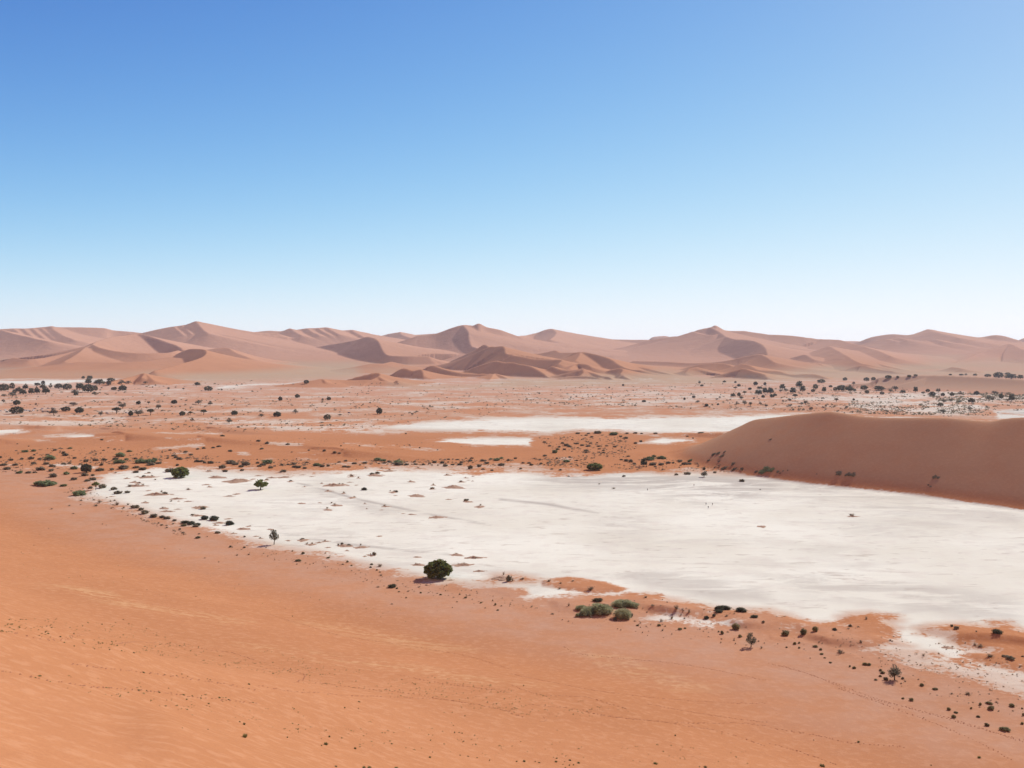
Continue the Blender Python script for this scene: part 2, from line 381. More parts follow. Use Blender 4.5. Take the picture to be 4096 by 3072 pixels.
def sd_line(x, y, line):
    """Distance to the foot line, negative on the dune side."""
    best = np.full(x.shape, 1e18)
    for i in range(len(line) - 1):
        ax, ay = line[i]; bx, by = line[i + 1]
        ex, ey = bx - ax, by - ay
        t = np.clip(((x - ax) * ex + (y - ay) * ey) / (ex * ex + ey * ey), 0, 1)
        dx = x - (ax + ex * t); dy = y - (ay + ey * t)
        best = np.minimum(best, dx * dx + dy * dy)
    inside = np.zeros(x.shape, bool); n = len(FOOT_POLY)
    for i in range(n):
        ax, ay = FOOT_POLY[i]; bx, by = FOOT_POLY[(i + 1) % n]
        if by != ay:
            inside ^= ((ay > y) != (by > y)) & (x < (bx - ax) * (y - ay) / (by - ay) + ax)
    return np.sqrt(best) * np.where(inside, -1.0, 1.0)
S_CAM = float(-sd_line(np.array([0.0]), np.array([0.0]), FOOT)[0])

def slope_point(px, py):
    rx, ry, rz = ray(px, py)
    d = np.arange(60, 900, 1.0)
    zf = 98.3 * (np.maximum(-sd_line(rx * d, ry * d, FOOT), 0) / S_CAM) ** 2.2
    i = np.nonzero(H + rz * d < zf)[0]
    dd = d[i[0]] if i.size else 300.0
    return rx * dd, ry * dd
STEP = (slope_point(-60, 2810), slope_point(1150, 3030))

def height(x, y):
    """Terrain height, and which piece of terrain each point belongs to."""
    r = np.hypot(x, y)
    # far apron rising to the dune field
    fwd = np.maximum(y, 0) + 0.15 * np.abs(x)
    apron = np.interp(fwd, [0, 3300, 3600, 4000, 4600, 5400, 6500, 8000, 11000, 20000], [0, 0, 2, 9, 24, 46, 80, 100, 105, 60])
    hum = fbm(x, y, 60, 4, 3) * 0.5 + 0.15
    plain = smooth(900, 1500, r) * (1 - smooth(3400, 3900, r))
    base = apron + plain * np.maximum(hum, 0) * 2.2 + 0.04 * fbm(x, y, 9, 3, 8)
    reg = np.zeros(x.shape, int)
    # great far dunes
    far = (fwd > 2350) & (y > 0)
    idx = np.nonzero(far)[0]
    z = base.copy()
    if idx.size:
        xb, yb = x[idx], y[idx]
        wob = fbm(xb, yb, 420, 3, 21) * 14
        wob2 = fbm(xb, yb, 380, 3, 27) * 14
        h = eval_ridges(xb + wob * 0.5, yb + wob2 * 0.5, FAR, base[idx])
        h = h + smooth(5, 60, h - base[idx]) * (fbm(xb, yb, 170, 4, 31) * 3.0)
        h = h - 2.5 * np.exp(-np.clip(h - base[idx], 0, 500) / 5.0)
        hh = smax(h, base[idx], 2.5)
        z[idx] = hh
        reg[idx] = np.where(hh > base[idx] + 2.0, 4, np.where(fwd[idx] > 5600, 4, 0))
        reg[idx] = np.where((r[idx] < 2400), 0, reg[idx])
    for lst, code, k in ((LOW, 3, 2.0), (BIG, 2, 4.0), (MID, 0, 0.8)):
        if lst is MID:                              # small dunes simply ride on the plain
            h = eval_ridges(x, y, [(l_[i:i + 2], a_, b_, c_) for l_, a_, b_, c_ in lst for i in range(len(l_) - 1)], np.zeros_like(base))
            h = h - k * np.exp(-np.clip(h, 0, 500) / (2 * k))
            z = z + np.where(h > -900, smax(h, np.zeros_like(h), k), 0)
            continue
        h = eval_ridges(x, y, lst, base)
        if code == 2:
            h = h + fbm(x, y, 40, 3, 44) * 0.35
        h = h - k * np.exp(-np.clip(h - base, 0, 500) / (2 * k))
        hh = smax(h, z, k)
        if code:
            reg = np.where(hh > z + 0.4, code, reg)
        z = np.where(h > -900, hh, z)
    # foreground dune
    s = -sd_line(x, y, FOOT)
    sp = np.maximum(s, 0)
    f = 98.3 * (sp / S_CAM) ** 2.2
    f = np.where(f > 98.3, 98.3 + (f - 98.3) * 0.25, f)
    # long soft swells running along the slope
    u = s + 14 * fbm(x, y, 130, 2, 61)
    along = fbm(x, y, 160, 2, 67)
    swell = np.sin(u / 7.0) * 0.22 * smooth(-.2, .5, along) + np.sin(u / 17.0 + 1.0) * 0.75 + fbm(x, y, 26, 3, 71) * 0.25
    z = z + f + smooth(15, 70, s) * swell
    # one low step of sand low on the left of the slope, its short face towards the camera
    (ax, ay), (bx, by) = STEP
    ex, ey = bx - ax, by - ay; L = math.hypot(ex, ey)
    tt = ((x - ax) * ex + (y - ay) * ey) / L
    dd = -(ex * (y - ay) - ey * (x - ax)) / L + 1.5 * fbm(x, y, 30, 2, 77)
    z = z + 2.0 * smooth(-2.8, 2.8, dd) * np.exp(-np.maximum(dd, 0) / 22) * smooth(-14, L * .3, tt) * (1 - smooth(L * .75, L * 1.15, tt)) * (s > 0)
    reg = np.where(f > 0.15, 1, reg)
    return z, reg

GRID = None
def ground_z(px, py):
    """First hit of the view ray through a photo pixel with the terrain sheet: x, y, z, distance."""
    az, r, Z = GRID
    rx, ry, rz = ray(px, py)
    a = math.atan2(rx, ry)
    j = int(np.clip(np.searchsorted(az, a) - 1, 0, len(az) - 2))
    t = (a - az[j]) / (az[j + 1] - az[j])
    col = Z[:, j] * (1 - t) + Z[:, j + 1] * t
    gap = H + rz * r - col
    below = np.nonzero((gap < 0) & (r > 60))[0]
    if below.size == 0:
        return None
    i = below[0]
    g0, g1 = gap[i - 1], -gap[i]
    k = g0 / (g0 + g1)
    d = r[i - 1] + (r[i] - r[i - 1]) * k
    return rx * d, ry * d, col[i - 1] + (col[i] - col[i - 1]) * k, d

def surf(x, y):
    """Terrain height under a world point."""
    az, r, Z = GRID
    a = math.atan2(x, y); d = math.hypot(x, y)
    j = int(np.clip(np.searchsorted(az, a) - 1, 0, len(az) - 2)); i = int(np.clip(np.searchsorted(r, d) - 1, 0, len(r) - 2))
    t = (a - az[j]) / (az[j + 1] - az[j]); k = (d - r[i]) / (r[i + 1] - r[i])
    return float((Z[i, j] * (1 - t) + Z[i, j + 1] * t) * (1 - k) + (Z[i + 1, j] * (1 - t) + Z[i + 1, j + 1] * t) * k)

# ------------------------------------------------------------------ white clay and other ground cover, as polygons on the ground
WHITE = [  # (strength, softness in px, polygon)
    (1.0, 30, [(330, 1985), (380, 1925), (400, 1895), (440, 1880), (520, 1868), (640, 1855), (760, 1862), (900, 1872), (1024, 1880), (1100, 1890), (1250, 1882), (1400, 1868), (1550, 1864), (1750, 1870), (1900, 1877), (2048, 1872), (2200, 1886), (2380, 1884), (2450, 1862), (2600, 1878), (2700, 1888), (2760, 1880), (2900, 1888), (3072, 1890), (3400, 1915), (3700, 1955), (4096, 2000), (4700, 2070), (4900, 2700), (4400, 2840), (4096, 2790), (3900, 2730), (3700, 2680), (3560, 2640), (3440, 2600), (3300, 2560), (3200, 2540), (3072, 2515), (2960, 2520), (2800, 2518), (2650, 2498), (2540, 2478), (2560, 2462), (2480, 2450), (2230, 2438), (2100, 2400), (1950, 2352), (1850, 2335), (1700, 2312), (1600, 2292), (1500, 2268), (1350, 2235), (1250, 2210), (1100, 2188), (1024, 2170), (880, 2140), (800, 2118), (720, 2092), (620, 2060), (540, 2035), (440, 2010)]),
    (1.0, 15, [(1480, 1712), (1620, 1690), (1750, 1680), (1950, 1670), (2150, 1664), (2400, 1666), (2700, 1664), (2950, 1658), (3200, 1650), (3350, 1660), (3700, 1672), (4096, 1690), (4200, 1700), (3600, 1720), (2900, 1738), (2600, 1736), (2450, 1727), (2300, 1724), (2200, 1736), (2050, 1730), (1800, 1728), (1600, 1722)]),
    (.95, 9, [(1710, 1764), (1800, 1752), (1950, 1747), (2140, 1748), (2125, 1786), (1900, 1783), (1750, 1773)]),
    (1.0, 9, [(2560, 1771), (2650, 1750), (2770, 1756), (2785, 1766), (2650, 1778)]),
    (1.0, 9, [(-100, 1716), (100, 1713), (190, 1712), (180, 1722), (60, 1735), (-100, 1745)]),
    (1.0, 9, [(185, 1745), (300, 1737), (400, 1735), (450, 1738), (502, 1756), (430, 1760), (300, 1752)]),
    (.9, 9, [(70, 1757), (200, 1761), (285, 1767), (230, 1767), (120, 1760)]),
    (.95, 9, [(610, 1730), (700, 1722), (830, 1717), (878, 1736), (870, 1743), (700, 1736)]),
    (.95, 9, [(655, 1752), (740, 1746), (800, 1752), (815, 1760), (700, 1764)]),
    (.9, 9, [(590, 1795), (700, 1786), (800, 1778), (805, 1784), (700, 1792), (620, 1798)]),
    (.9, 9, [(690, 1812), (760, 1811), (740, 1817), (700, 1816)]),
    (.9, 9, [(940, 1807), (990, 1809), (990, 1817), (960, 1815)]),
    (.85, 9, [(1080, 1773), (1140, 1769), (1207, 1772), (1200, 1778), (1120, 1777)]),
    (.85, 9, [(1185, 1763), (1240, 1761), (1215, 1765)]),
    (.85, 9, [(1180, 1807), (1240, 1806), (1315, 1811), (1260, 1815), (1200, 1815)]),
    (.85, 9, [(1190, 1830), (1255, 1829), (1258, 1836), (1195, 1836)]),
    (.85, 9, [(1385, 1772), (1440, 1771), (1430, 1776)]),
    (.8, 9, [(1390, 1783), (1450, 1780), (1570, 1784), (1500, 1787)]),
    (.8, 9, [(1490, 1803), (1550, 1808), (1520, 1810)]),
    (.85, 9, [(1610, 1791), (1670, 1790), (1800, 1800), (1780, 1803), (1680, 1798)]),
    (.85, 9, [(2235, 1832), (2290, 1831), (2295, 1836), (2240, 1837)]),
    (.8, 9, [(1060, 1836), (1100, 1836), (1110, 1840), (1060, 1841)]),
    (.7, 9, [(160, 1868), (230, 1845), (300, 1852), (400, 1862), (380, 1880), (300, 1872)]),
    (.85, 9, [(30, 1855), (80, 1850), (70, 1860), (30, 1862)]),
    (.85, 9, [(85, 1872), (115, 1870), (110, 1877)]),
    (1.0, 9, [(-200, 1520), (100, 1518), (330, 1516), (470, 1516), (440, 1530), (300, 1532), (190, 1545), (0, 1535), (-200, 1536)]),
    (.9, 9, [(190, 1570), (260, 1562), (330, 1564), (240, 1576)]),
    (.95, 9, [(830, 1552), (900, 1540), (1000, 1534), (1120, 1531), (1240, 1527), (1235, 1538), (1100, 1541), (1000, 1548), (880, 1558)]),
    (.85, 9, [(500, 1563), (600, 1559), (760, 1555), (800, 1556), (640, 1566)]),
    (.9, 9, [(1325, 1586), (1400, 1587), (1360, 1590)]),
    (.9, 9, [(1630, 1578), (1715, 1579), (1680, 1584)]),
    (.9, 9, [(1205, 1589), (1250, 1589), (1230, 1591)]),
    (.62, 8, [(-100, 1690), (60, 1678), (200, 1665), (420, 1660), (500, 1664), (520, 1690), (300, 1702), (100, 1700)]),
    (.55, 12, [(660, 1640), (900, 1625), (1200, 1630), (1400, 1640), (1300, 1655), (900, 1650)]),
    (.60, 12, [(600, 1690), (900, 1672), (1200, 1672), (1500, 1680), (1650, 1690), (1550, 1715), (1600, 1735), (1300, 1738), (1100, 1725), (900, 1710)]),
    (.66, 8, [(1050, 1700), (1300, 1690), (1600, 1700), (1550, 1720), (1700, 1735), (1300, 1738), (1080, 1722)]),
    (.52, 12, [(1380, 1605), (1800, 1598), (2050, 1605), (2000, 1625), (1600, 1628)]),
    (.66, 9, [(1830, 1630), (2040, 1626), (2150, 1634), (2000, 1640), (1850, 1638)]),
    (.72, 9, [(2150, 1650), (2290, 1642), (2300, 1648), (2200, 1655)]),
    (.72, 9, [(2370, 1634), (2500, 1630), (2530, 1636), (2400, 1640)]),
    (.55, 10, [(2250, 1560), (2700, 1562), (3072, 1570), (3072, 1600), (2700, 1620), (2400, 1625), (2250, 1610)]),
    (.66, 10, [(3072, 1590), (3400, 1575), (3700, 1558), (4200, 1562), (4200, 1600), (3900, 1615), (3500, 1620), (3200, 1610)]),
    (.78, 9, [(3650, 1568), (3800, 1556), (4200, 1564), (4200, 1577), (3900, 1575), (3760, 1574)]),
    (.7, 9, [(3350, 1610), (3600, 1600), (3900, 1610), (4000, 1640), (3800, 1660), (3500, 1655)]),
    (.9, 9, [(3960, 1640), (4200, 1625), (4200, 1690), (3990, 1680)]),
]
SANDY = [  # sand tongues and islands over the clay
    (.92, 26, [(2048, 2298), (2115, 2308), (2160, 2323), (2130, 2328), (2048, 2330), (1960, 2322), (1985, 2300)]),
    (.75, 7, [(2160, 2323), (2270, 2307), (2330, 2312), (2420, 2330), (2510, 2355), (2470, 2368), (2380, 2374), (2290, 2362), (2170, 2345)]),
    (.55, 8, [(2020, 2345), (2110, 2350), (2120, 2375), (2040, 2390), (1930, 2360)]),
    (.92, 26, [(2185, 2400), (2300, 2386), (2420, 2388), (2590, 2379), (2700, 2400), (2790, 2420), (2900, 2438), (3072, 2440), (3150, 2460), (3250, 2494), (3360, 2494), (3368, 2468), (3400, 2456), (3480, 2452), (3580, 2466), (3590, 2482), (3560, 2490), (3590, 2512), (3560, 2530), (3534, 2540), (3570, 2556), (3640, 2586), (3560, 2580), (3500, 2590), (3420, 2592), (3300, 2562), (3260, 2545), (3240, 2535), (3150, 2515), (3060, 2510), (2970, 2512), (2960, 2490), (2905, 2470), (2760, 2472), (2700, 2456), (2600, 2454), (2540, 2470), (2520, 2480), (2350, 2470), (2220, 2440)]),
    (.92, 26, [(3668, 2512), (3720, 2500), (3850, 2494), (3950, 2505), (3965, 2490), (4030, 2492), (4096, 2520), (4400, 2560), (4600, 2640), (4300, 2740), (4096, 2690), (3950, 2662), (3868, 2622), (3880, 2612), (3950, 2610), (3850, 2588), (3800, 2568), (3785, 2545), (3690, 2532)]),
    (.5, 10, [(3430, 2600), (3600, 2590), (3740, 2600), (3800, 2625), (3700, 2650), (3560, 2640)]),
    (.5, 8, [(3060, 2530), (3300, 2570), (3420, 2610), (3500, 2660), (3300, 2600), (3072, 2560)]),
    (.38, 30, [(3300, 2570), (3500, 2560), (3800, 2620), (4100, 2690), (4500, 2800), (4100, 2800), (3700, 2700), (3400, 2620)]),
    (.62, 8, [(2360, 1852), (2500, 1840), (2700, 1868), (2640, 1882), (2500, 1890), (2380, 1892)]),
]
GREYS = [  # damp grey mud on the pan
    (.75, 25, [(2180, 1888), (2400, 1880), (2600, 1890), (2900, 1892), (3072, 1905), (3150, 1925), (3100, 1975), (2960, 2005), (2820, 2015), (2700, 2000), (2560, 1960), (2350, 1955), (2150, 1945), (2100, 1925)]),
    (.45, 14, [(1200, 1925), (1320, 1960), (1500, 2010), (1650, 2060), (1720, 2085), (1620, 2085), (1420, 2040), (1280, 1985)]),
    (.5, 16, [(2400, 2290), (2560, 2275), (2750, 2290), (2960, 2330), (3072, 2330), (3072, 2400), (2850, 2400), (2600, 2350)]),
    (.45, 20, [(3000, 2290), (3400, 2300), (3700, 2330), (4096, 2400), (4096, 2520), (3800, 2460), (3500, 2420), (3200, 2380)]),
    (.5, 14, [(1100, 2110), (1400, 2125), (1500, 2160), (1300, 2165), (1150, 2150)]),
    (.35, 20, [(3072, 1900), (3500, 1960), (4096, 2030), (4096, 2100), (3500, 2060), (3100, 1990)]),
    (1.0, 4, [(1190, 1928), (1300, 1955), (1420, 1990), (1560, 2020), (1700, 2050), (1840, 2076), (1965, 2098), (1960, 2103), (1830, 2082), (1690, 2056), (1550, 2027), (1410, 1997), (1290, 1962), (1185, 1933)]),
    (1.0, 4, [(2000, 1994), (2100, 2003), (2200, 2014), (2300, 2034), (2400, 2048), (2395, 2054), (2290, 2041), (2190, 2021), (2095, 2010), (2000, 2001)]),
    (.9, 4, [(1090, 2120), (1250, 2150), (1450, 2180), (1650, 2200), (1800, 2215), (1798, 2221), (1640, 2207), (1440, 2187), (1240, 2157), (1085, 2127)]),
    (.8, 10, [(3980, 1645), (4200, 1620), (4200, 1672), (4000, 1668)]),
    (.6, 8, [(3500, 1945), (3300, 1990), (3150, 1970), (3200, 1930)]),
]
STRAW = [  # pale dry grass on the near slope
    (1.0, 14, [(150, 2340), (300, 2350), (430, 2372), (520, 2405), (640, 2430), (800, 2455), (1000, 2490), (900, 2490), (700, 2450), (500, 2425), (380, 2395), (260, 2362)]),
    (.8, 14, [(950, 2575), (1100, 2590), (1300, 2620), (1500, 2645), (1700, 2670), (2000, 2725), (2200, 2745), (1900, 2730), (1600, 2680), (1400, 2660), (1150, 2625)]),
    (.6, 18, [(1200, 2490), (1400, 2500), (1700, 2560), (1900, 2600), (1700, 2600), (1400, 2540)]),
    (.6, 18, [(2280, 2600), (2480, 2610), (2650, 2680), (2900, 2760), (2700, 2760), (2450, 2690)]),
]
PLAIN = [  # grey-beige gravelly ground and thin dead grass round the foot of the far dunes
    (1.0, 14, [(-200, 1440), (300, 1452), (560, 1470), (900, 1440), (1100, 1450), (1350, 1445), (1450, 1480), (1440, 1510), (1200, 1520), (800, 1530), (500, 1510), (-200, 1512)]),
    (.9, 12, [(900, 1400), (1024, 1410), (1200, 1440), (1400, 1480), (1300, 1500), (1000, 1490), (880, 1450)]),
    (.8, 12, [(1480, 1460), (1640, 1450), (1700, 1470), (1560, 1500), (1460, 1490)]),
    (.9, 10, [(1560, 1545), (1900, 1540), (2060, 1512), (2300, 1518), (2560, 1490), (2760, 1500), (2900, 1515), (3100, 1500), (3300, 1482), (3600, 1478), (4200, 1480), (4200, 1500), (3700, 1506), (3300, 1520), (2900, 1535), (2600, 1540), (2100, 1548), (1700, 1556)]),
    (.6, 20, [(3300, 1380), (3700, 1400), (4200, 1440), (4200, 1490), (3400, 1480)]),
]

def sd_poly(px, py, poly):
    p = np.array(poly, float)
    best = np.full(px.shape, 1e18); inside = np.zeros(px.shape, bool)
    n = len(p)
    for i in range(n):
        ax, ay = p[i]; bx, by = p[(i + 1) % n]
        ex, ey = bx - ax, by - ay
        t = np.clip(((px - ax) * ex + (py - ay) * ey) / (ex * ex + ey * ey + 1e-9), 0, 1)
        dx = (px - ax - ex * t) * 0.35; dy = py - ay - ey * t
        best = np.minimum(best, dx * dx + dy * dy)
        if by != ay:
            inside ^= ((ay > py) != (by > py)) & (px < (bx - ax) * (py - ay) / (by - ay) + ax)
    d = np.sqrt(best)
    return np.where(inside, d, -d)

def field(px, py, polys):
    out = np.zeros(px.shape)
    for st, soft, poly in polys:
        a = np.array(poly); m = soft * 3
        sel = np.nonzero((px > a[:, 0].min() - m * 3) & (px < a[:, 0].max() + m * 3) & (py > a[:, 1].min() - m) & (py < a[:, 1].max() + m))[0]
        if sel.size == 0:
            continue
        v = st * np.clip(0.5 + sd_poly(px[sel], py[sel], poly) / (2 * soft), 0, 1)
        out[sel] = np.maximum(out[sel], v)
    return out

# ------------------------------------------------------------------ materials helpers
def new_mat(name):
    m = bpy.data.materials.new(name)
    m.use_nodes = True
    nt = m.node_tree
    nt.nodes.clear()
    out = nt.nodes.new('ShaderNodeOutputMaterial')
    b = nt.nodes.new('ShaderNodeBsdfPrincipled')
    b.inputs['Roughness'].default_value = 0.95
    b.inputs['Specular IOR Level'].default_value = 0.1
    nt.links.new(b.outputs[0], out.inputs[0])
    return m, nt, b

class NB:
    def __init__(self, nt):
        self.nt = nt
    def n(self, t, **k):
        nd = self.nt.nodes.new(t)
        for a, v in k.items():
            setattr(nd, a, v)
        return nd
    def l(self, a, b):
        self.nt.links.new(a, b)
    def math(self, op, a, b=None, clamp=False):
        nd = self.n('ShaderNodeMath', operation=op); nd.use_clamp = clamp
        for i, v in enumerate((a, b)):
            if v is None: continue
            if hasattr(v, 'is_linked'): self.l(v, nd.inputs[i])
            else: nd.inputs[i].default_value = v
        return nd.outputs[0]
    def mix(self, fac, a, b, bt='MIX'):
        nd = self.n('ShaderNodeMix', data_type='RGBA', blend_type=bt)
        for s, v in ((nd.inputs[0], fac), (nd.inputs[6], a), (nd.inputs[7], b)):
            if hasattr(v, 'is_linked'): self.l(v, s)
            elif isinstance(v, (tuple, list)): s.default_value = (*v, 1.0) if len(v) == 3 else v
            else: s.default_value = v
        return nd.outputs[2]
    def noise(self, vec, scale, detail=4, rough=.55, dist=0.0):
        nd = self.n('ShaderNodeTexNoise')
        self.l(vec, nd.inputs['Vector'])
        nd.inputs['Scale'].default_value = scale
        nd.inputs['Detail'].default_value = detail
        nd.inputs['Roughness'].default_value = rough
        nd.inputs['Distortion'].default_value = dist
        return nd.outputs[0]
    def ramp(self, v, a, b, lo=0.0, hi=1.0):
        nd = self.n('ShaderNodeMapRange', interpolation_type='SMOOTHSTEP')
        self.l(v, nd.inputs[0])
        nd.inputs[1].default_value = a; nd.inputs[2].default_value = b
        nd.inputs[3].default_value = lo; nd.inputs[4].default_value = hi
        return nd.outputs[0]
    def attr(self, name):
        nd = self.n('ShaderNodeAttribute', attribute_name=name)
        return nd.outputs['Fac']

def ground_material():
    m, nt, bsdf = new_mat('desert_ground')
    g = NB(nt)
    pos = g.n('ShaderNodeNewGeometry').outputs['Position']
    n_big = g.noise(pos, 1 / 90, 4, .55)
    n_mid = g.noise(pos, 1 / 14, 5, .6)
    n_fine = g.noise(pos, 1 / 2.2, 4, .6)
    n_grain = g.noise(pos, 1 / .35, 2, .6)
    # sand
    sand = g.mix(g.ramp(n_big, .3, .7), (.485, .215, .100), (.432, .187, .084))
    along = g.n('ShaderNodeMapping'); g.l(pos, along.inputs[0])
    along.inputs['Rotation'].default_value = (0, 0, math.radians(34)); along.inputs['Scale'].default_value = (.16, 1, .5)
    n_al = g.noise(along.outputs[0], 1 / 5.5, 6, .62, .35)
    sand = g.mix(g.ramp(n_mid, .46, .62, 0, .30), sand, (.42, .178, .082))
    sand = g.mix(g.ramp(n_al, .50, .70, 0, .14), sand, (.40, .17, .082))
    sand = g.mix(g.ramp(n_al, .50, .30, 0, .10), sand, (.60, .30, .165))
    sand = g.mix(g.ramp(n_grain, .50, .62, 0, .34), sand, (.38, .155, .075))
    sand = g.mix(g.ramp(n_fine, .48, .64, 0, .30), sand, (.58, .30, .165))
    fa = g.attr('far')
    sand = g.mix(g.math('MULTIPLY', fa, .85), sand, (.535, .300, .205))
    mot = g.math('MULTIPLY', g.attr('mottle'), g.ramp(g.math('ADD', g.math('MULTIPLY', n_big, .6), g.math('MULTIPLY', n_mid, .4)), .40, .58))
    sand = g.mix(g.math('MULTIPLY', mot, .65), sand, (.52, .36, .26))
    # beige gravel plain
    pl = g.math('MULTIPLY', g.attr('plain'), g.ramp(g.math('ADD', n_mid, g.math('MULTIPLY', n_big, .5)), .5, .9, .75, 1.0))
    sand = g.mix(pl, sand, (.455, .315, .205))
    # dry straw
    st = g.math('MULTIPLY', g.attr('straw'), g.ramp(g.math('ADD', g.math('MULTIPLY', n_fine, .6), n_al), .70, .95))
    sand = g.mix(g.math('MULTIPLY', st, .5), sand, (.66, .43, .22))
    # grey-pink crust along the edge of the pan
    ed = g.attr('edge')
    sand = g.mix(g.math('MULTIPLY', ed, g.ramp(n_mid, .3, .7, .35, .9)), sand, (.52, .35, .26))
    # clay
    clay = g.mix(g.ramp(n_big, .3, .7), (.785, .770, .655), (.69, .66, .545))
    streak_map = g.n('ShaderNodeMapping'); g.l(pos, streak_map.inputs[0])
    streak_map.inputs['Rotation'].default_value = (0, 0, math.radians(-35)); streak_map.inputs['Scale'].default_value = (.35, 1, 1)
    n_st = g.noise(streak_map.outputs[0], 1 / 26, 9, .72, 1.2)
    clay = g.mix(g.ramp(n_st, .55, .72, 0, .42), clay, (.54, .50, .435))
    clay = g.mix(g.ramp(n_fine, .5, .8, 0, .22), clay, (.58, .535, .47))
    clay = g.mix(g.ramp(n_mid, .48, .66, 0, .42), clay, (.64, .585, .50))
    n_fl = g.noise(streak_map.outputs[0], 1 / 5.0, 6, .62, .8)
    clay = g.mix(g.ramp(n_fl, .57, .67, 0, .55), clay, (.47, .41, .335))
    clay = g.mix(g.ramp(n_grain, .52, .72, 0, .16), clay, (.50, .44, .37))
    gr = g.math('MULTIPLY', g.attr('grey'), g.ramp(n_st, .40, .56))
    clay = g.mix(gr, clay, (.43, .39, .335))
    wa = g.attr('white')
    gate = g.math('MULTIPLY', g.math('MULTIPLY', g.ramp(wa, .02, .2), g.ramp(wa, .8, .999, 1.0, .25)), 6.5)
    w = g.math('ADD', wa, g.math('MULTIPLY', gate, g.math('SUBTRACT', g.math('ADD', g.math('MULTIPLY', n_big, .42), g.math('ADD', g.math('MULTIPLY', n_mid, .34), g.math('MULTIPLY', n_fine, .24))), .5)))
    wm = g.math('MULTIPLY', g.ramp(w, .34, .74), g.ramp(wa, .45, .98, .45, 1.0))
    col = g.mix(wm, sand, clay)
    g.l(col, bsdf.inputs['Base Color'])
    bsdf.inputs['Roughness'].default_value = 1.0
    bsdf.inputs['Specular IOR Level'].default_value = 0.0
    bump2 = g.n('ShaderNodeBump'); bump2.inputs['Distance'].default_value = 7.0; g.l(g.math('MULTIPLY', g.attr('relief'), .55), bump2.inputs['Strength']); g.l(g.noise(pos, 1 / 48, 5, .6, .5), bump2.inputs['Height'])
    bump = g.n('ShaderNodeBump'); g.l(bump2.outputs[0], bump.inputs['Normal']); bump.inputs['Strength'].default_value = .45; bump.inputs['Distance'].default_value = .22
    hgt = g.math('ADD', g.math('ADD', g.math('MULTIPLY', n_fine, 1.0), g.math('MULTIPLY', n_al, .2)), g.math('MULTIPLY', n_grain, .25))
    g.l(hgt, bump.inputs['Height'])
    g.l(bump.outputs[0], bsdf.inputs['Normal'])
    return m

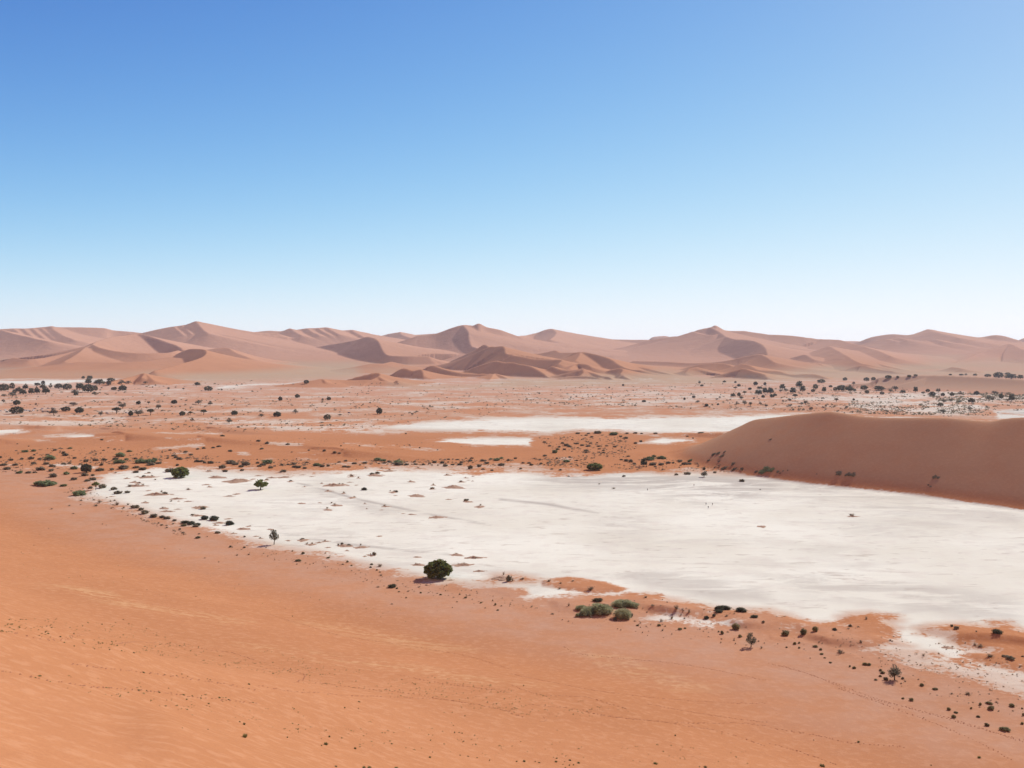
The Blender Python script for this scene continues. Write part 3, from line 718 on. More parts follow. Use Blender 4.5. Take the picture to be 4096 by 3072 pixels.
# ------------------------------------------------------------------ terrain sheet
def build_terrain():
    inaz = np.radians(np.linspace(-30, 30, 1130))
    left = np.radians(np.concatenate([np.linspace(-180, -60, 40)[:-1], np.linspace(-60, -30, 70)[:-1]]))
    az = np.concatenate([left, inaz, -left[::-1][:-1]])
    ys = np.concatenate([np.arange(3200, 2080, -5.0), np.arange(2080, 2000, -2.6), np.arange(2000, 1780, -1.7), np.arange(1780, 1690, -1.9), np.arange(1690, 1550, -3.8)])
    rmid = H * FPX / (ys - 1390.0)
    r = np.concatenate([np.array([0.5, 2, 5, 10, 16, 24, 34, 46, 60, 76, 94, 115, 138, 160, 185, 205]), rmid[rmid > 212], np.arange(rmid[-1] + 8, 4720, 8.0), np.arange(4730, 6700, 13.0), np.arange(6720, 8200, 30.0), np.arange(8260, 10400, 60.0), np.array([10800, 11500, 12500, 14000])])
    A, R = np.meshgrid(az, r)
    nr, na = A.shape
    x = (R * np.sin(A)).ravel(); y = (R * np.cos(A)).ravel()
    z, reg = height(x, y)
    global GRID
    px, py = project(x, y, np.where(reg == 1, z, z * (reg == 0)))
    front = y > 50
    px = np.where(front, px, -9999); py = np.where(front, py, -9999)
    flatish = np.isin(reg, (0, 1))
    white = field(px, py, WHITE); sandy = field(px, py, SANDY)
    white = np.clip(white - sandy, 0, 1) * np.where(reg == 2, 1 - smooth(.5, 2.0, z), 1.0) * (reg < 3)
    white[(reg == 1) & (z > 4)] *= 0.0
    # hummocky sand stands a little above the clay in the near edge
    near = (np.hypot(x, y) < 620)
    z = z + np.where(near & (reg == 0), 0.9 * smooth(.35, .9, sandy), 0)
    # little low dunes keep sand on top
    white = np.where((reg == 0) & (np.hypot(x, y) < 3000), white * (1 - .65 * smooth(1.6, 2.8, z)), white)
    grey = field(px, py, GREYS)
    grey = np.maximum(grey, .25 * smooth(-.1, .6, fbm(x, y, 70, 3, 90)))
    straw = field(px, py, STRAW)
    plainp = np.where((reg == 2) | (reg == 3), .6, 0) * smooth(.4, 9, z) + field(px, py, PLAIN) * (1 - smooth(5.0, 24, z - np.interp(np.maximum(y, 0) + .15 * np.abs(x), [0, 3300, 3600, 4000, 4600, 5400, 6500, 8000], [0, 0, 2, 9, 24, 46, 80, 100])))
    s = -sd_line(x, y, FOOT)
    edge = smooth(-60, 0, s) * (1 - smooth(10, 75, s)) * .55
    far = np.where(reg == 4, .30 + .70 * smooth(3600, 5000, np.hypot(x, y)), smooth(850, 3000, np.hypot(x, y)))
    rr_ = np.hypot(x, y)
    mottle = smooth(1050, 1500, rr_) * (1 - smooth(3000, 3700, rr_)) * (reg == 0)
    white = np.maximum(white, .21 * mottle * smooth(1250, 1600, rr_))
    GRID = (az, r, z.reshape(nr, na))
    idx = np.arange(nr * na).reshape(nr, na)
    jn = np.roll(idx, -1, axis=1)
    quads = np.stack([idx[:-1], jn[:-1], jn[1:], idx[1:]], -1).reshape(-1, 4)
    qreg = reg[quads[:, 0]]
    mat = ground_material()
    labels = {0: ('desert_floor', 'pale clay pan and orange sand plain on the valley floor'),
              1: ('foreground_dune', 'smooth orange dune slope filling the lower part of the picture'),
              2: ('sand_dune', 'tall brown slip face dune rising beside the white pan'),
              3: ('sand_dune', 'low brown dune behind the dark belt of trees'),
              4: ('far_dunes', 'range of pink star dunes along the horizon')}
    obs = {}
    for code, (nm, lab) in labels.items():
        q = quads[qreg == code]
        used, inv = np.unique(q, return_inverse=True)
        inv = inv.reshape(-1)
        me = bpy.data.meshes.new(nm)
        me.vertices.add(len(used))
        me.vertices.foreach_set('co', np.stack([x[used], y[used], z[used]], -1).astype(np.float32).ravel())
        me.loops.add(len(inv)); me.loops.foreach_set('vertex_index', inv.astype(np.int32))
        me.polygons.add(len(q))
        me.polygons.foreach_set('loop_start', np.arange(0, len(inv), 4, dtype=np.int32))
        me.polygons.foreach_set('loop_total', np.full(len(q), 4, dtype=np.int32))
        me.polygons.foreach_set('use_smooth', np.ones(len(q), dtype=bool))
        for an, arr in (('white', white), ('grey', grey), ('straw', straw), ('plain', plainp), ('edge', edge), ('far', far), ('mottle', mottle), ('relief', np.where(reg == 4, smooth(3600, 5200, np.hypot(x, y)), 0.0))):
            at_ = me.attributes.new(an, 'FLOAT', 'POINT')
            at_.data.foreach_set('value', arr[used].astype(np.float32))
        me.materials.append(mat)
        me.update(); me.validate()
        o = bpy.data.objects.new(nm, me)
        COL.objects.link(o)
        o['kind'] = 'structure'; o['label'] = lab
        obs[code] = o
    print('terrain', nr, na, len(quads), 'reg counts', np.bincount(qreg), 't', round(time.time() - T0, 1))
    return obs

build_terrain()

# ------------------------------------------------------------------ plants: meshes
RNG = random.Random(7)

def plant_material(name, c1, c2, rough=.9):
    m, nt, b = new_mat(name)
    g = NB(nt)
    oi = g.n('ShaderNodeObjectInfo')
    pos = g.n('ShaderNodeTexCoord').outputs['Object']
    n = g.noise(pos, 7.0, 2, .6)
    f = g.math('ADD', g.math('MULTIPLY', n, .9), g.math('MULTIPLY', g.math('SUBTRACT', oi.outputs['Random'], .5), .5))
    c = g.mix(g.ramp(f, .25, .75), c1, c2)
    g.l(c, b.inputs['Base Color'])
    b.inputs['Roughness'].default_value = rough
    tr = g.n('ShaderNodeBsdfTranslucent'); g.l(c, tr.inputs['Color'])
    mx = g.n('ShaderNodeMixShader'); mx.inputs[0].default_value = .38
    g.l(b.outputs[0], mx.inputs[1]); g.l(tr.outputs[0], mx.inputs[2])
    g.l(mx.outputs[0], next(n for n in nt.nodes if n.type == 'OUTPUT_MATERIAL').inputs[0])
    return m

M_TREE = plant_material('thorn_tree_leaves', (.215, .235, .07), (.13, .15, .048))
M_BELT = plant_material('dark_tree_leaves', (.115, .116, .07), (.075, .076, .05))
M_GREYTREE = plant_material('grey_tree_leaves', (.190, .180, .130), (.125, .116, .088))
M_DARK = plant_material('dark_shrub_leaves', (.26, .22, .145), (.16, .138, .092))
M_GREEN = plant_material('green_bush_leaves', (.235, .275, .135), (.16, .20, .095))
M_NARA = plant_material('nara_stems', (.47, .46, .27), (.37, .375, .21))
M_OLIVE = plant_material('olive_shrub_leaves', (.27, .235, .11), (.18, .16, .08))
M_DRY = plant_material('dry_shrub_twigs', (.36, .27, .18), (.25, .185, .125))
M_TUFT = plant_material('tuft_blades', (.24, .22, .085), (.16, .155, .06))
M_BARK = plant_material('bark', (.070, .055, .042), (.045, .036, .030))
M_MOUND, _nt, _b = new_mat('mound_sand')
_g = NB(_nt)
_p = _g.n('ShaderNodeNewGeometry').outputs['Position']
_c = _g.mix(_g.ramp(_g.noise(_p, .9, 4), .35, .7), (.44, .29, .20), (.30, .20, .14))
_g.l(_c, _b.inputs['Base Color'])

class Geo:
    """Collects quads and triangles for one mesh."""
    def __init__(self):
        self.v = []; self.f = []
    def leaf(self, p, size, rng, up=.3, asp=1.0):
        d = Vector((rng.gauss(0, 1), rng.gauss(0, 1), rng.gauss(0, 1) + up)).normalized()
        t = d.orthogonal().normalized()
        t.rotate(Matrix.Rotation(rng.uniform(0, 6.283), 3, d))
        b = d.cross(t)
        a = size * rng.uniform(.6, 1.2); c = a * asp * rng.uniform(.6, 1.0)
        i = len(self.v)
        self.v += [p - t * a * .5 - b * c * .3, p + t * a * .1 - b * c * .6, p + t * a * .5 + b * c * .2, p - t * a * .05 + b * c * .6]
        self.f.append((i, i + 1, i + 2, i + 3))
    def blade(self, p, q, w):
        d = (q - p); n = Vector((-d.y, d.x, 0))
        if n.length < 1e-6: n = Vector((1, 0, 0))
        n = n.normalized() * w
        i = len(self.v)
        self.v += [p - n, p + n, q]
        self.f.append((i, i + 1, i + 2))
    def tube(self, pts, rads, n=6):
        rings = []
        for k, (p, r) in enumerate(zip(pts, rads)):
            d = (pts[min(k + 1, len(pts) - 1)] - pts[max(k - 1, 0)]).normalized()
            a = d.orthogonal().normalized(); b = d.cross(a)
            i = len(self.v)
            for j in range(n):
                t = 2 * math.pi * j / n
                self.v.append(p + (a * math.cos(t) + b * math.sin(t)) * r)
            rings.append(i)
        for k in range(len(rings) - 1):
            for j in range(n):
                j2 = (j + 1) % n
                self.f.append((rings[k] + j, rings[k] + j2, rings[k + 1] + j2, rings[k + 1] + j))
        self.f.append(tuple(rings[-1] + j for j in range(n)))
    def lump(self, c, r, rng, squash=.7):
        """small uneven core so light does not leak straight through"""
        i = len(self.v); nu, nv = 7, 4
        for a in range(nv + 1):
            th = math.pi * a / nv
            for b in range(nu):
                ph = 2 * math.pi * b / nu
                k = r * rng.uniform(.75, 1.05)
                self.v.append(c + Vector((math.sin(th) * math.cos(ph) * k, math.sin(th) * math.sin(ph) * k, math.cos(th) * k * squash)))
        for a in range(nv):
            for b in range(nu):
                b2 = (b + 1) % nu
                self.f.append((i + a * nu + b, i + (a + 1) * nu + b, i + (a + 1) * nu + b2, i + a * nu + b2))
    def mesh(self, name, mat):
        me = bpy.data.meshes.new(name)
        me.from_pydata([tuple(v) for v in self.v], [], self.f)
        me.materials.append(mat)
        me.update()
        return me

def link(o, parent=None):
    COL.objects.link(o)
    if parent is not None:
        o.parent = parent
    return o

def tree_meshes(style, seed, leaves, mat):
    """Unit tree: height 1, crown about 1 wide. Returns trunk mesh, crown mesh."""
    rng = random.Random(seed)
    T = Geo(); C = Geo()
    if style == 'umbrella':
        trunk_h, lo, hi, lobes, flat_ = .34, .42, .95, 10, .30
    elif style == 'round':
        trunk_h, lo, hi, lobes, flat_ = .24, .26, .96, 13, .62
    elif style == 'dome_full':
        trunk_h, lo, hi, lobes, flat_ = .16, .2, .97, 0, .75
    elif style == 'belt':
        trunk_h, lo, hi, lobes, flat_ = .18, .16, .97, 14, .85
    else:                       # sparse, upright and twiggy
        trunk_h, lo, hi, lobes, flat_ = .24, .24, .97, 13, .80
    lean = Vector((rng.uniform(-.05, .05), rng.uniform(-.05, .05), 0))
    fork = Vector((0, 0, trunk_h)) + lean
    T.tube([Vector((0, 0, -.05)), Vector((0, 0, trunk_h * .5)) + lean * .3, fork], [.048, .036, .030], 8)
    centres = []
    if style == 'dome_full':
        for k in range(34):
            zz = 1 - (k + .5) / 34 * 1.55
            ang = k * 2.39996 + rng.uniform(-.2, .2)
            rad = math.sqrt(max(0, 1 - max(zz, 0) ** 2)) * (.41 if zz > 0 else .41 + zz * .22)
            c = Vector((math.cos(ang) * rad, math.sin(ang) * rad, .42 + zz * .47)) * rng.uniform(.95, 1.04)
            centres.append((c, rng.uniform(.10, .15)))
            if k % 2 == 0: T.tube([fork, fork.lerp(c, .55) + Vector((0, 0, -.02)), c], [.020, .012, .005], 5)
        lobes = 0
    for k in range(lobes):
        ang = k * 2.399 + rng.uniform(-.4, .4)
        rad = math.sqrt((k + .35) / lobes) * .36
        top = hi - .16 - (rad / .36) ** 2 * (.16 if style == 'umbrella' else .30)
        z = rng.uniform(max(lo + .10, top - (.46 if style == 'sparse' else .30)), top) if style != 'umbrella' else top - rng.uniform(0, .10)
        c = Vector((math.cos(ang) * rad, math.sin(ang) * rad, z))
        r = rng.uniform(.13, .19)
        centres.append((c, r))
        m = fork.lerp(c, .5) + Vector((rng.uniform(-.04, .04), rng.uniform(-.04, .04), -.03))
        T.tube([fork, m, c], [.022, .014, .006], 5)
    if style in ('round', 'belt'):            # skirt of lower boughs
        for k in range(7):
            ang = k * .9 + rng.uniform(-.3, .3)
            c = Vector((math.cos(ang) * .33, math.sin(ang) * .33, lo + rng.uniform(.08, .2)))
            centres.append((c, rng.uniform(.11, .16)))
            T.tube([fork, fork.lerp(c, .55), c], [.018, .012, .005], 5)
    per = max(6, leaves // len(centres))
    ls = .085 if leaves > 1500 else (.12 if leaves > 500 else .17)
    for c, r in centres:
        if style != 'sparse':
            C.lump(c, r * (.42 if style == 'belt' else .6), rng, .8)
        for _ in range(per):
            d = Vector((rng.gauss(0, 1), rng.gauss(0, 1), rng.gauss(0, 1))).normalized()
            k = rng.uniform(.55, 1.12)
            p = c + Vector((d.x * r * k, d.y * r * k, d.z * r * k * (flat_ + .25)))
            C.leaf(p, ls * (.62 if style == 'sparse' else 1.0), rng, .4)
        if style == 'sparse':
            for _ in range(9):
                d = Vector((rng.gauss(0, 1), rng.gauss(0, 1), rng.gauss(0, 1) + .5)).normalized()
                T.tube([c, c + d * r * 1.1], [.006, .002], 3)
    zs = max(v.z for v in C.v)
    for G in (T, C):
        for v in G.v:
            v.z /= zs
    return T.mesh('trunk', M_BARK), C.mesh('crown', mat)

def shrub_mesh(style, seed, leaves, mat, name):
    """Unit shrub: about 1 wide, 1 high (scaled per plant)."""
    rng = random.Random(seed); C = Geo()
    n = {'mound': 9, 'dark': 7, 'dry': 5, 'nara': 12}[style]
    cs = []
    for k in range(n):
        ang = k * 2.4 + rng.uniform(-.5, .5)
        rad = math.sqrt((k + .3) / n) * .34
        r = rng.uniform(.16, .24)
        top = 1.0 - (rad / .4) ** 2 * .55 - r * .9
        cs.append((Vector((math.cos(ang) * rad, math.sin(ang) * rad, max(.12, top * rng.uniform(.65, 1.0)))), r))
    per = max(4, leaves // n)
    ls = .26 if leaves < 120 else (.15 if leaves < 600 else .085)
    for c, r in cs:
        if style != 'dry':
            C.lump(c, r * .78, rng, 1.4)
            C.lump(Vector((c.x, c.y, c.z * .45)), r * .8, rng, 1.3)
        for _ in range(per):
            d = Vector((rng.gauss(0, 1), rng.gauss(0, 1), rng.gauss(0, 1) + .25)).normalized()
            k = rng.uniform(.8, 1.2)
            p = c + Vector((d.x * r * k, d.y * r * k, d.z * r * 1.5 * k))
            if style == 'dry':
                C.blade(Vector((c.x * .4, c.y * .4, 0)), p, .022)
                if rng.random() < .5: C.leaf(p, ls * .6, rng)
            elif style == 'nara':
                C.blade(p, p + d * .10 + Vector((0, 0, .06)), .012)
                if rng.random() < .6: C.leaf(p, ls, rng, .5)
            else:
                C.leaf(p, ls, rng, .5)
    zs = max(v.z for v in C.v)
    for v in C.v:
        v.z = max(v.z, -.03) / zs
    return C.mesh(name, mat)

def stem_mesh(seed):
    rng = random.Random(seed); T = Geo()
    for k in range(5):
        a = rng.uniform(0, 6.28)
        T.tube([Vector((0, 0, -.06)), Vector((math.cos(a) * .12, math.sin(a) * .12, .35)), Vector((math.cos(a) * .3, math.sin(a) * .3, .7))], [.03, .02, .008], 4)
    return T.mesh('stem', M_BARK)

def tuft_mesh(seed):
    rng = random.Random(seed); C = Geo()
    for k in range(130):
        a = rng.uniform(0, 6.28); r0 = rng.uniform(0, .22); r1 = r0 + rng.uniform(.05, .3)
        C.blade(Vector((math.cos(a) * r0, math.sin(a) * r0, -.03)), Vector((math.cos(a + rng.uniform(-.4, .4)) * r1, math.sin(a) * r1, rng.uniform(.35, 1.0))), .055)
    return C.mesh('grass_tuft', M_TUFT)

def mound_mesh(seed):
    rng = np.random.RandomState(seed)
    nr, na = 6, 18
    v = [(0, 0, 1.0)]; f = []
    for i in range(1, nr + 1):
        for j in range(na):
            a = 2 * math.pi * j / na
            edge = 1 + .28 * math.sin(a + seed) + .20 * math.sin(2 * a + seed) + .14 * math.sin(5 * a + 2 * seed) + rng.uniform(-.08, .08)
            r = .5 * i / nr * edge
            z = (math.cos(math.pi * i / nr) + 1) / 2
            z = z ** 1.4 * (1 + .35 * math.sin(3 * a + seed * 1.7)) + (rng.uniform(-.16, .24) if i < nr else 0)
            v.append((r * math.cos(a), r * math.sin(a), z if i < nr else -.12))
    for j in range(na):
        f.append((0, 1 + j, 1 + (j + 1) % na))
    for i in range(nr - 1):
        for j in range(na):
            a = 1 + i * na + j; b = 1 + i * na + (j + 1) % na
            f.append((a, a + na, b + na, b))
    me = bpy.data.meshes.new('sand_mound'); me.from_pydata(v, [], f); me.materials.append(M_MOUND)
    for p in me.polygons: p.use_smooth = True
    me.update()
    return me

TREE = {
    'round': [tree_meshes('dome_full', 11, 1500, M_TREE), tree_meshes('round', 12, 1200, M_TREE), tree_meshes('dome_full', 13, 1200, M_TREE)],
    'umbrella': [tree_meshes('umbrella', 21 + k, 900, M_TREE) for k in range(3)],
    'sparse': [tree_meshes('sparse', 31 + k, 620, M_GREYTREE) for k in range(4)],
    'belt': [tree_meshes('belt' if k % 2 else 'dome_full', 41 + k, 520, M_BELT) for k in range(6)],
    'dome': [tree_meshes('umbrella' if k == 1 else 'dome_full', 51 + k, 480, M_BELT) for k in range(4)],
    'thin': [tree_meshes('sparse', 61 + k, 260, M_GREYTREE) for k in range(4)],
    'great': [tree_meshes('dome_full', 71, 4200, M_TREE)],
}
SHRUB = {
    'd': [shrub_mesh('dark', 101 + k, 170, M_DARK, 'dark_shrub') for k in range(6)],
    'g': [shrub_mesh('mound', 111 + k, 220, M_GREEN, 'green_bush') for k in range(5)],
    'b': [shrub_mesh('dry', 121 + k, 130, M_DRY, 'dry_shrub') for k in range(5)],
    'o': [shrub_mesh('dark', 131 + k, 320, M_OLIVE, 'olive_shrub') for k in range(5)],
    'n': [shrub_mesh('nara', 141 + k, 2600, M_NARA, 'green_mound_bush') for k in range(3)],
    'k': [shrub_mesh('mound', 151 + k, 900, M_BELT, 'dark_round_bush') for k in range(3)],
    't': [tuft_mesh(161 + k) for k in range(5)],
}
STEM = [stem_mesh(171 + k) for k in range(3)]
MOUND = [mound_mesh(181 + k) for k in range(5)]
KIND = {'d': ('dark_shrub', 'dark brown-green shrub', 'shrub'), 'g': ('green_bush', 'low green spreading bush', 'bush'), 'b': ('dry_shrub', 'dry brown twiggy shrub', 'shrub'),
        'o': ('olive_shrub', 'olive rounded shrub', 'shrub'), 'n': ('green_mound_bush', 'large grey-green mounded bush', 'bush'), 'k': ('dark_round_bush', 'dense dark green round bush', 'bush'), 't': ('grass_tuft', 'green tuft of grass', 'grass tuft')}

# ------------------------------------------------------------------ plants: places (panel x0, y0; zoom 2.16), base point, width and height
LM = [(1752, 2312, 'the great round tree'), (1096, 2178, 'the oval grey tree'), (722, 1908, 'the broad-shadowed tree'), (1040, 1958, 'the two-lobed tree'), (2378, 1878, 'the flat-topped tree'), (2816, 1908, 'the small grey ball tree'), (2576, 1865, 'the dark round-headed tree'), (3004, 2586, 'the thin edge tree'), (3578, 2720, 'the bare corner tree'), (2380, 2440, 'the big green mounds'), (3400, 1960, 'the brown slip face'), (850, 1745, 'the low orange barchans'), (200, 1650, 'the parked cars'), (1517, 1657, 'the lone umbrella tree'), (3000, 1590, 'the dark tree belt'), (4000, 2560, 'the orange sand spit'), (1010, 3000, 'the bottom edge'), (3900, 2900, 'the lower right corner'), (240, 2900, 'the lower left corner'), (3404, 2060, 'the lone clay shrub')]
PLACED = []     # (object, photo x, photo y, label stem, group)

def where(px, py):
    best = min(LM, key=lambda l: ((l[0] - px) * .55) ** 2 + ((l[1] - py) * 1.6) ** 2)
    dx, dy = px - best[0], py - best[1]
    if abs(dx) < 26 and abs(dy) < 14: rel = 'beside'
    elif abs(dx) * .5 > abs(dy) * 1.6: rel = 'left of' if dx < 0 else 'right of'
    else: rel = 'beyond' if dy < 0 else 'in front of'
    return rel + ' ' + best[2]

def size_word(w):
    return 'tiny' if w < 14 else 'small' if w < 24 else 'mid-sized' if w < 40 else 'large'

def lie(o, x, y, spin):
    e = 2.0
    n = Vector((surf(x - e, y) - surf(x + e, y), surf(x, y - e) - surf(x, y + e), 2 * e)).normalized()
    qn = Vector((0, 0, 1)).rotation_difference(n)
    o.rotation_euler = (qn @ Matrix.Rotation(spin, 3, 'Z').to_quaternion()).to_euler()

def place_tree(px, py, w, h, style, label=None, k=None):
    g = ground_z(px, py)
    if g is None: return
    x, y, z, d = g
    W = w * d / FPX; Hh = h * d / FPX
    if style in ('belt', 'dome'): W *= .84; Hh *= 1.12
    var = TREE[style]
    tm, cm = var[(k if k is not None else RNG.randrange(len(var))) % len(var)]
    root = bpy.data.objects.new('thorn_tree', None)
    root.empty_display_size = .5
    link(root)
    root.location = (x, y, z - .05)
    root.rotation_euler = (0, 0, RNG.uniform(0, 6.28))
    root.scale = (W, W, Hh)
    link(bpy.data.objects.new('trunk', tm), root)
    link(bpy.data.objects.new('crown', cm), root)
    root['category'] = 'tree'
    if label:
        root['label'] = label
    else:
        look = {'belt': 'dark dense tree', 'dome': 'dark flat-domed tree', 'thin': 'thin grey thorn tree', 'sparse': 'sparse grey tree', 'round': 'round green tree', 'umbrella': 'umbrella tree'}[style]
        PLACED.append((root, px, py, size_word(w * 1.1) + ' ' + look, 'thorn trees across the plain'))
    return root

def place_shrub(px, py, w, h, kind, label=None, parts=None):
    g = ground_z(px, py)
    if g is None: return
    x, y, z, d = g
    W = w * d / FPX
    dep = max(0.02, (py - 1390) / FPX)
    Hh = max(.32 * W, (h - w * dep * .6) * d / FPX * .95)
    if z > 1.5 and px > 2800 and py < 2000: Hh = .16 * W
    var = SHRUB[kind]
    nm, look, cat = KIND[kind]
    me = var[RNG.randrange(len(var))]
    if parts is None: parts = w >= 26 and kind != 't' and not (z > 1.5 and px > 2800 and py < 2000)
    if parts:
        o = bpy.data.objects.new(nm, None); o.empty_display_size = .3; link(o)
        link(bpy.data.objects.new('foliage', me), o)
        link(bpy.data.objects.new('stem', STEM[RNG.randrange(3)]), o)
    else:
        o = link(bpy.data.objects.new(nm, me))
    o.location = (x, y, z - .02)
    lie(o, x, y, RNG.uniform(0, 6.28))
    o.scale = (W * RNG.uniform(.95, 1.1), W * RNG.uniform(.75, 1.0), Hh)
    o['category'] = cat
    if label: o['label'] = label
    else: PLACED.append((o, px, py, size_word(w) + ' ' + look, {'t': 'grass tufts on the dune slope'}.get(kind, 'desert shrubs')))
    return o

def place_mound(px, py, w, h):
    g = ground_z(px, py)
    if g is None: return
    x, y, z, d = g
    W = w * d / FPX
    dep = max(.03, (py - 1390) / FPX)
    D = min(max(h * .8 * d / FPX / dep, W * .35), W * 1.0)
    o = link(bpy.data.objects.new('sand_mound', MOUND[RNG.randrange(len(MOUND))]))
    o.location = (x, y, z - .03)
    o.scale = (W, D, max(.25, W * .075))
    o['category'] = 'mound'
    PLACED.append((o, px, py, size_word(w * .6) + ' brown sand mound', 'mounds on the clay pan'))
    return o

# --- the trees one can pick out
place_tree(1752, 2313, 108, 80, 'great', 'great round green tree standing alone on the near edge of the white pan')
place_tree(1096, 2178, 42, 60, 'sparse', 'oval grey-green tree on the orange rim of the pan, dark shadow at its foot', 0)
place_tree(722, 1910, 66, 44, 'round', 'round green tree with a broad shadow on the white clay', 0)
place_tree(1042, 1958, 58, 42, 'round', 'two-lobed dark green tree on the clay, right of the broad-shadowed tree', 1)
place_tree(2378, 1880, 66, 30, 'round', 'flat-topped umbrella tree at the far edge of the white pan', 2)
place_tree(2816, 1909, 33, 27, 'sparse', 'small grey ball-shaped tree on the grey mud of the pan', 2)
place_tree(2576, 1866, 35, 33, 'belt', 'dark round-headed tree in the shrub band behind the pan', 1)
place_tree(345, 1890, 46, 31, 'dome', 'dark bushy tree among shrubs left of the pan', 0)
place_tree(383, 1960, 28, 32, 'umbrella', 'small olive tree at the left tip of the white pan', 2)
place_tree(3578, 2720, 58, 64, 'sparse', 'bare-looking grey thorn tree at the pan corner in the lower right', 3)
place_tree(3004, 2588, 46, 60, 'sparse', 'thin grey thorn tree on the sandy edge, in front of the olive shrubs', 1)
place_tree(1517, 1657, 29, 25, 'dome', 'lone umbrella tree on the plain behind the second clay pan', 0)

def panel(x0, y0, items, fn, **k):
    for it in items:
        zx, zy, w, h = it[:4]
        fn(x0 + zx / 2.16, y0 + zy / 2.16, w / 2.16, h / 2.16, *it[4:], **k)

TA = [(145, 378, 125, 55, 'belt'), (570, 357, 85, 36, 'belt'), (685, 372, 80, 45, 'dome'), (465, 390, 80, 60, 'thin'), (1005, 378, 95, 50, 'dome'), (1300, 392, 78, 50, 'dome'), (1195, 398, 85, 58, 'thin'), (1130, 397, 48, 42, 'dome'), (870, 398, 45, 45, 'thin'), (1760, 388, 70, 42, 'dome'), (1575, 394, 58, 35, 'dome'), (1645, 392, 45, 32, 'dome'), (2025, 390, 65, 38, 'dome'), (1980, 462, 60, 52, 'thin'), (1660, 445, 40, 35, 'thin'), (1370, 337, 60, 42, 'thin'), (1060, 332, 75, 50, 'thin'), (145, 302, 65, 38, 'dome'), (635, 308, 80, 30, 'thin'), (1195, 298, 45, 28, 'dome'), (1285, 298, 35, 32, 'thin'), (1505, 292, 60, 32, 'dome'), (1715, 295, 70, 38, 'thin'), (1815, 306, 50, 42, 'thin'), (30, 284, 30, 32, 'thin'), (310, 306, 22, 22, 'thin'), (1030, 294, 40, 25, 'thin'),
      (15, 182, 60, 50, 'belt'), (50, 180, 60, 50, 'belt'), (105, 167, 50, 48, 'belt'), (220, 170, 55, 45, 'belt'), (170, 193, 75, 42, 'belt'), (320, 208, 55, 58, 'belt'), (395, 208, 80, 62, 'belt'), (372, 127, 36, 30, 'belt'), (370, 162, 60, 40, 'belt'), (438, 165, 36, 52, 'thin'), (325, 136, 55, 22, 'belt'), (505, 160, 75, 38, 'belt'), (582, 170, 90, 45, 'belt'), (270, 207, 60, 45, 'belt'), (200, 212, 70, 35, 'belt'), (690, 172, 85, 52, 'belt'), (650, 216, 70, 50, 'thin'), (655, 224, 52, 30, 'belt'), (760, 193, 110, 60, 'belt'), (822, 180, 50, 40, 'belt'), (765, 121, 72, 40, 'belt'), (720, 77, 35, 23, 'belt'), (775, 82, 56, 30, 'belt'), (860, 127, 110, 42, 'belt'), (940, 132, 45, 36, 'belt'), (960, 96, 75, 25, 'belt'), (1050, 122, 75, 36, 'thin'), (1110, 118, 60, 26, 'thin'), (1255, 120, 40, 24, 'thin'), (1060, 178, 80, 42, 'dome'), (985, 174, 55, 26, 'dome'), (815, 210, 50, 22, 'belt'), (1455, 174, 32, 22, 'dome'), (1585, 174, 25, 18, 'dome'), (1800, 180, 85, 38, 'belt'), (1705, 132, 55, 25, 'dome'), (1915, 180, 22, 22, 'thin'), (105, 232, 75, 40, 'thin'), (35, 232, 50, 25, 'thin'), (125, 205, 40, 30, 'belt')]
TB = [(183, 402, 80, 40, 'dome'), (45, 404, 60, 28, 'thin'), (615, 430, 75, 46, 'belt'), (210, 267, 42, 36, 'dome'), (358, 240, 52, 30, 'dome'), (630, 262, 42, 28, 'dome'), (340, 374, 60, 28, 'thin'), (1350, 390, 32, 22, 'thin'), (725, 400, 45, 18, 'dome'), (575, 270, 30, 28, 'thin'), (435, 118, 55, 30, 'belt')]
TC = [(960, 140, 26, 18, 'belt'), (1910, 235, 60, 36, 'belt'), (1960, 227, 36, 32, 'dome'), (2010, 212, 45, 26, 'dome'), (1980, 257, 50, 36, 'thin'), (2010, 302, 50, 42, 'thin'), (2060, 310, 40, 30, 'dome'), (2145, 302, 35, 30, 'thin'), (2130, 213, 80, 38, 'belt'), (2185, 205, 60, 50, 'belt'), (2105, 132, 45, 30, 'dome'), (2185, 132, 30, 26, 'dome'), (1620, 124, 30, 36, 'thin'), (1930, 112, 26, 16, 'dome'), (1835, 107, 36, 16, 'dome'), (1605, 282, 45, 22, 'thin'), (1795, 246, 24, 22, 'thin'), (1770, 260, 30, 20, 'thin'), (1570, 242, 36, 20, 'dome'), (1490, 260, 24, 22, 'dome'), (1140, 277, 46, 18, 'dome'), (1680, 312, 40, 20, 'dome'), (1780, 304, 25, 16, 'dome'), (2195, 322, 36, 32, 'thin'), (1930, 167, 46, 20, 'dome'), (1960, 142, 36, 20, 'dome'), (1640, 142, 36, 16, 'dome'), (2055, 172, 36, 20, 'dome'), (2090, 255, 26, 24, 'thin'), (2170, 240, 34, 22, 'dome'), (1945, 300, 34, 30, 'thin'), (2140, 165, 60, 22, 'belt'), (235, 210, 26, 20, 'thin'), (840, 160, 20, 18, 'thin'), (510, 245, 18, 20, 'thin'), (655, 220, 18, 14, 'thin')]
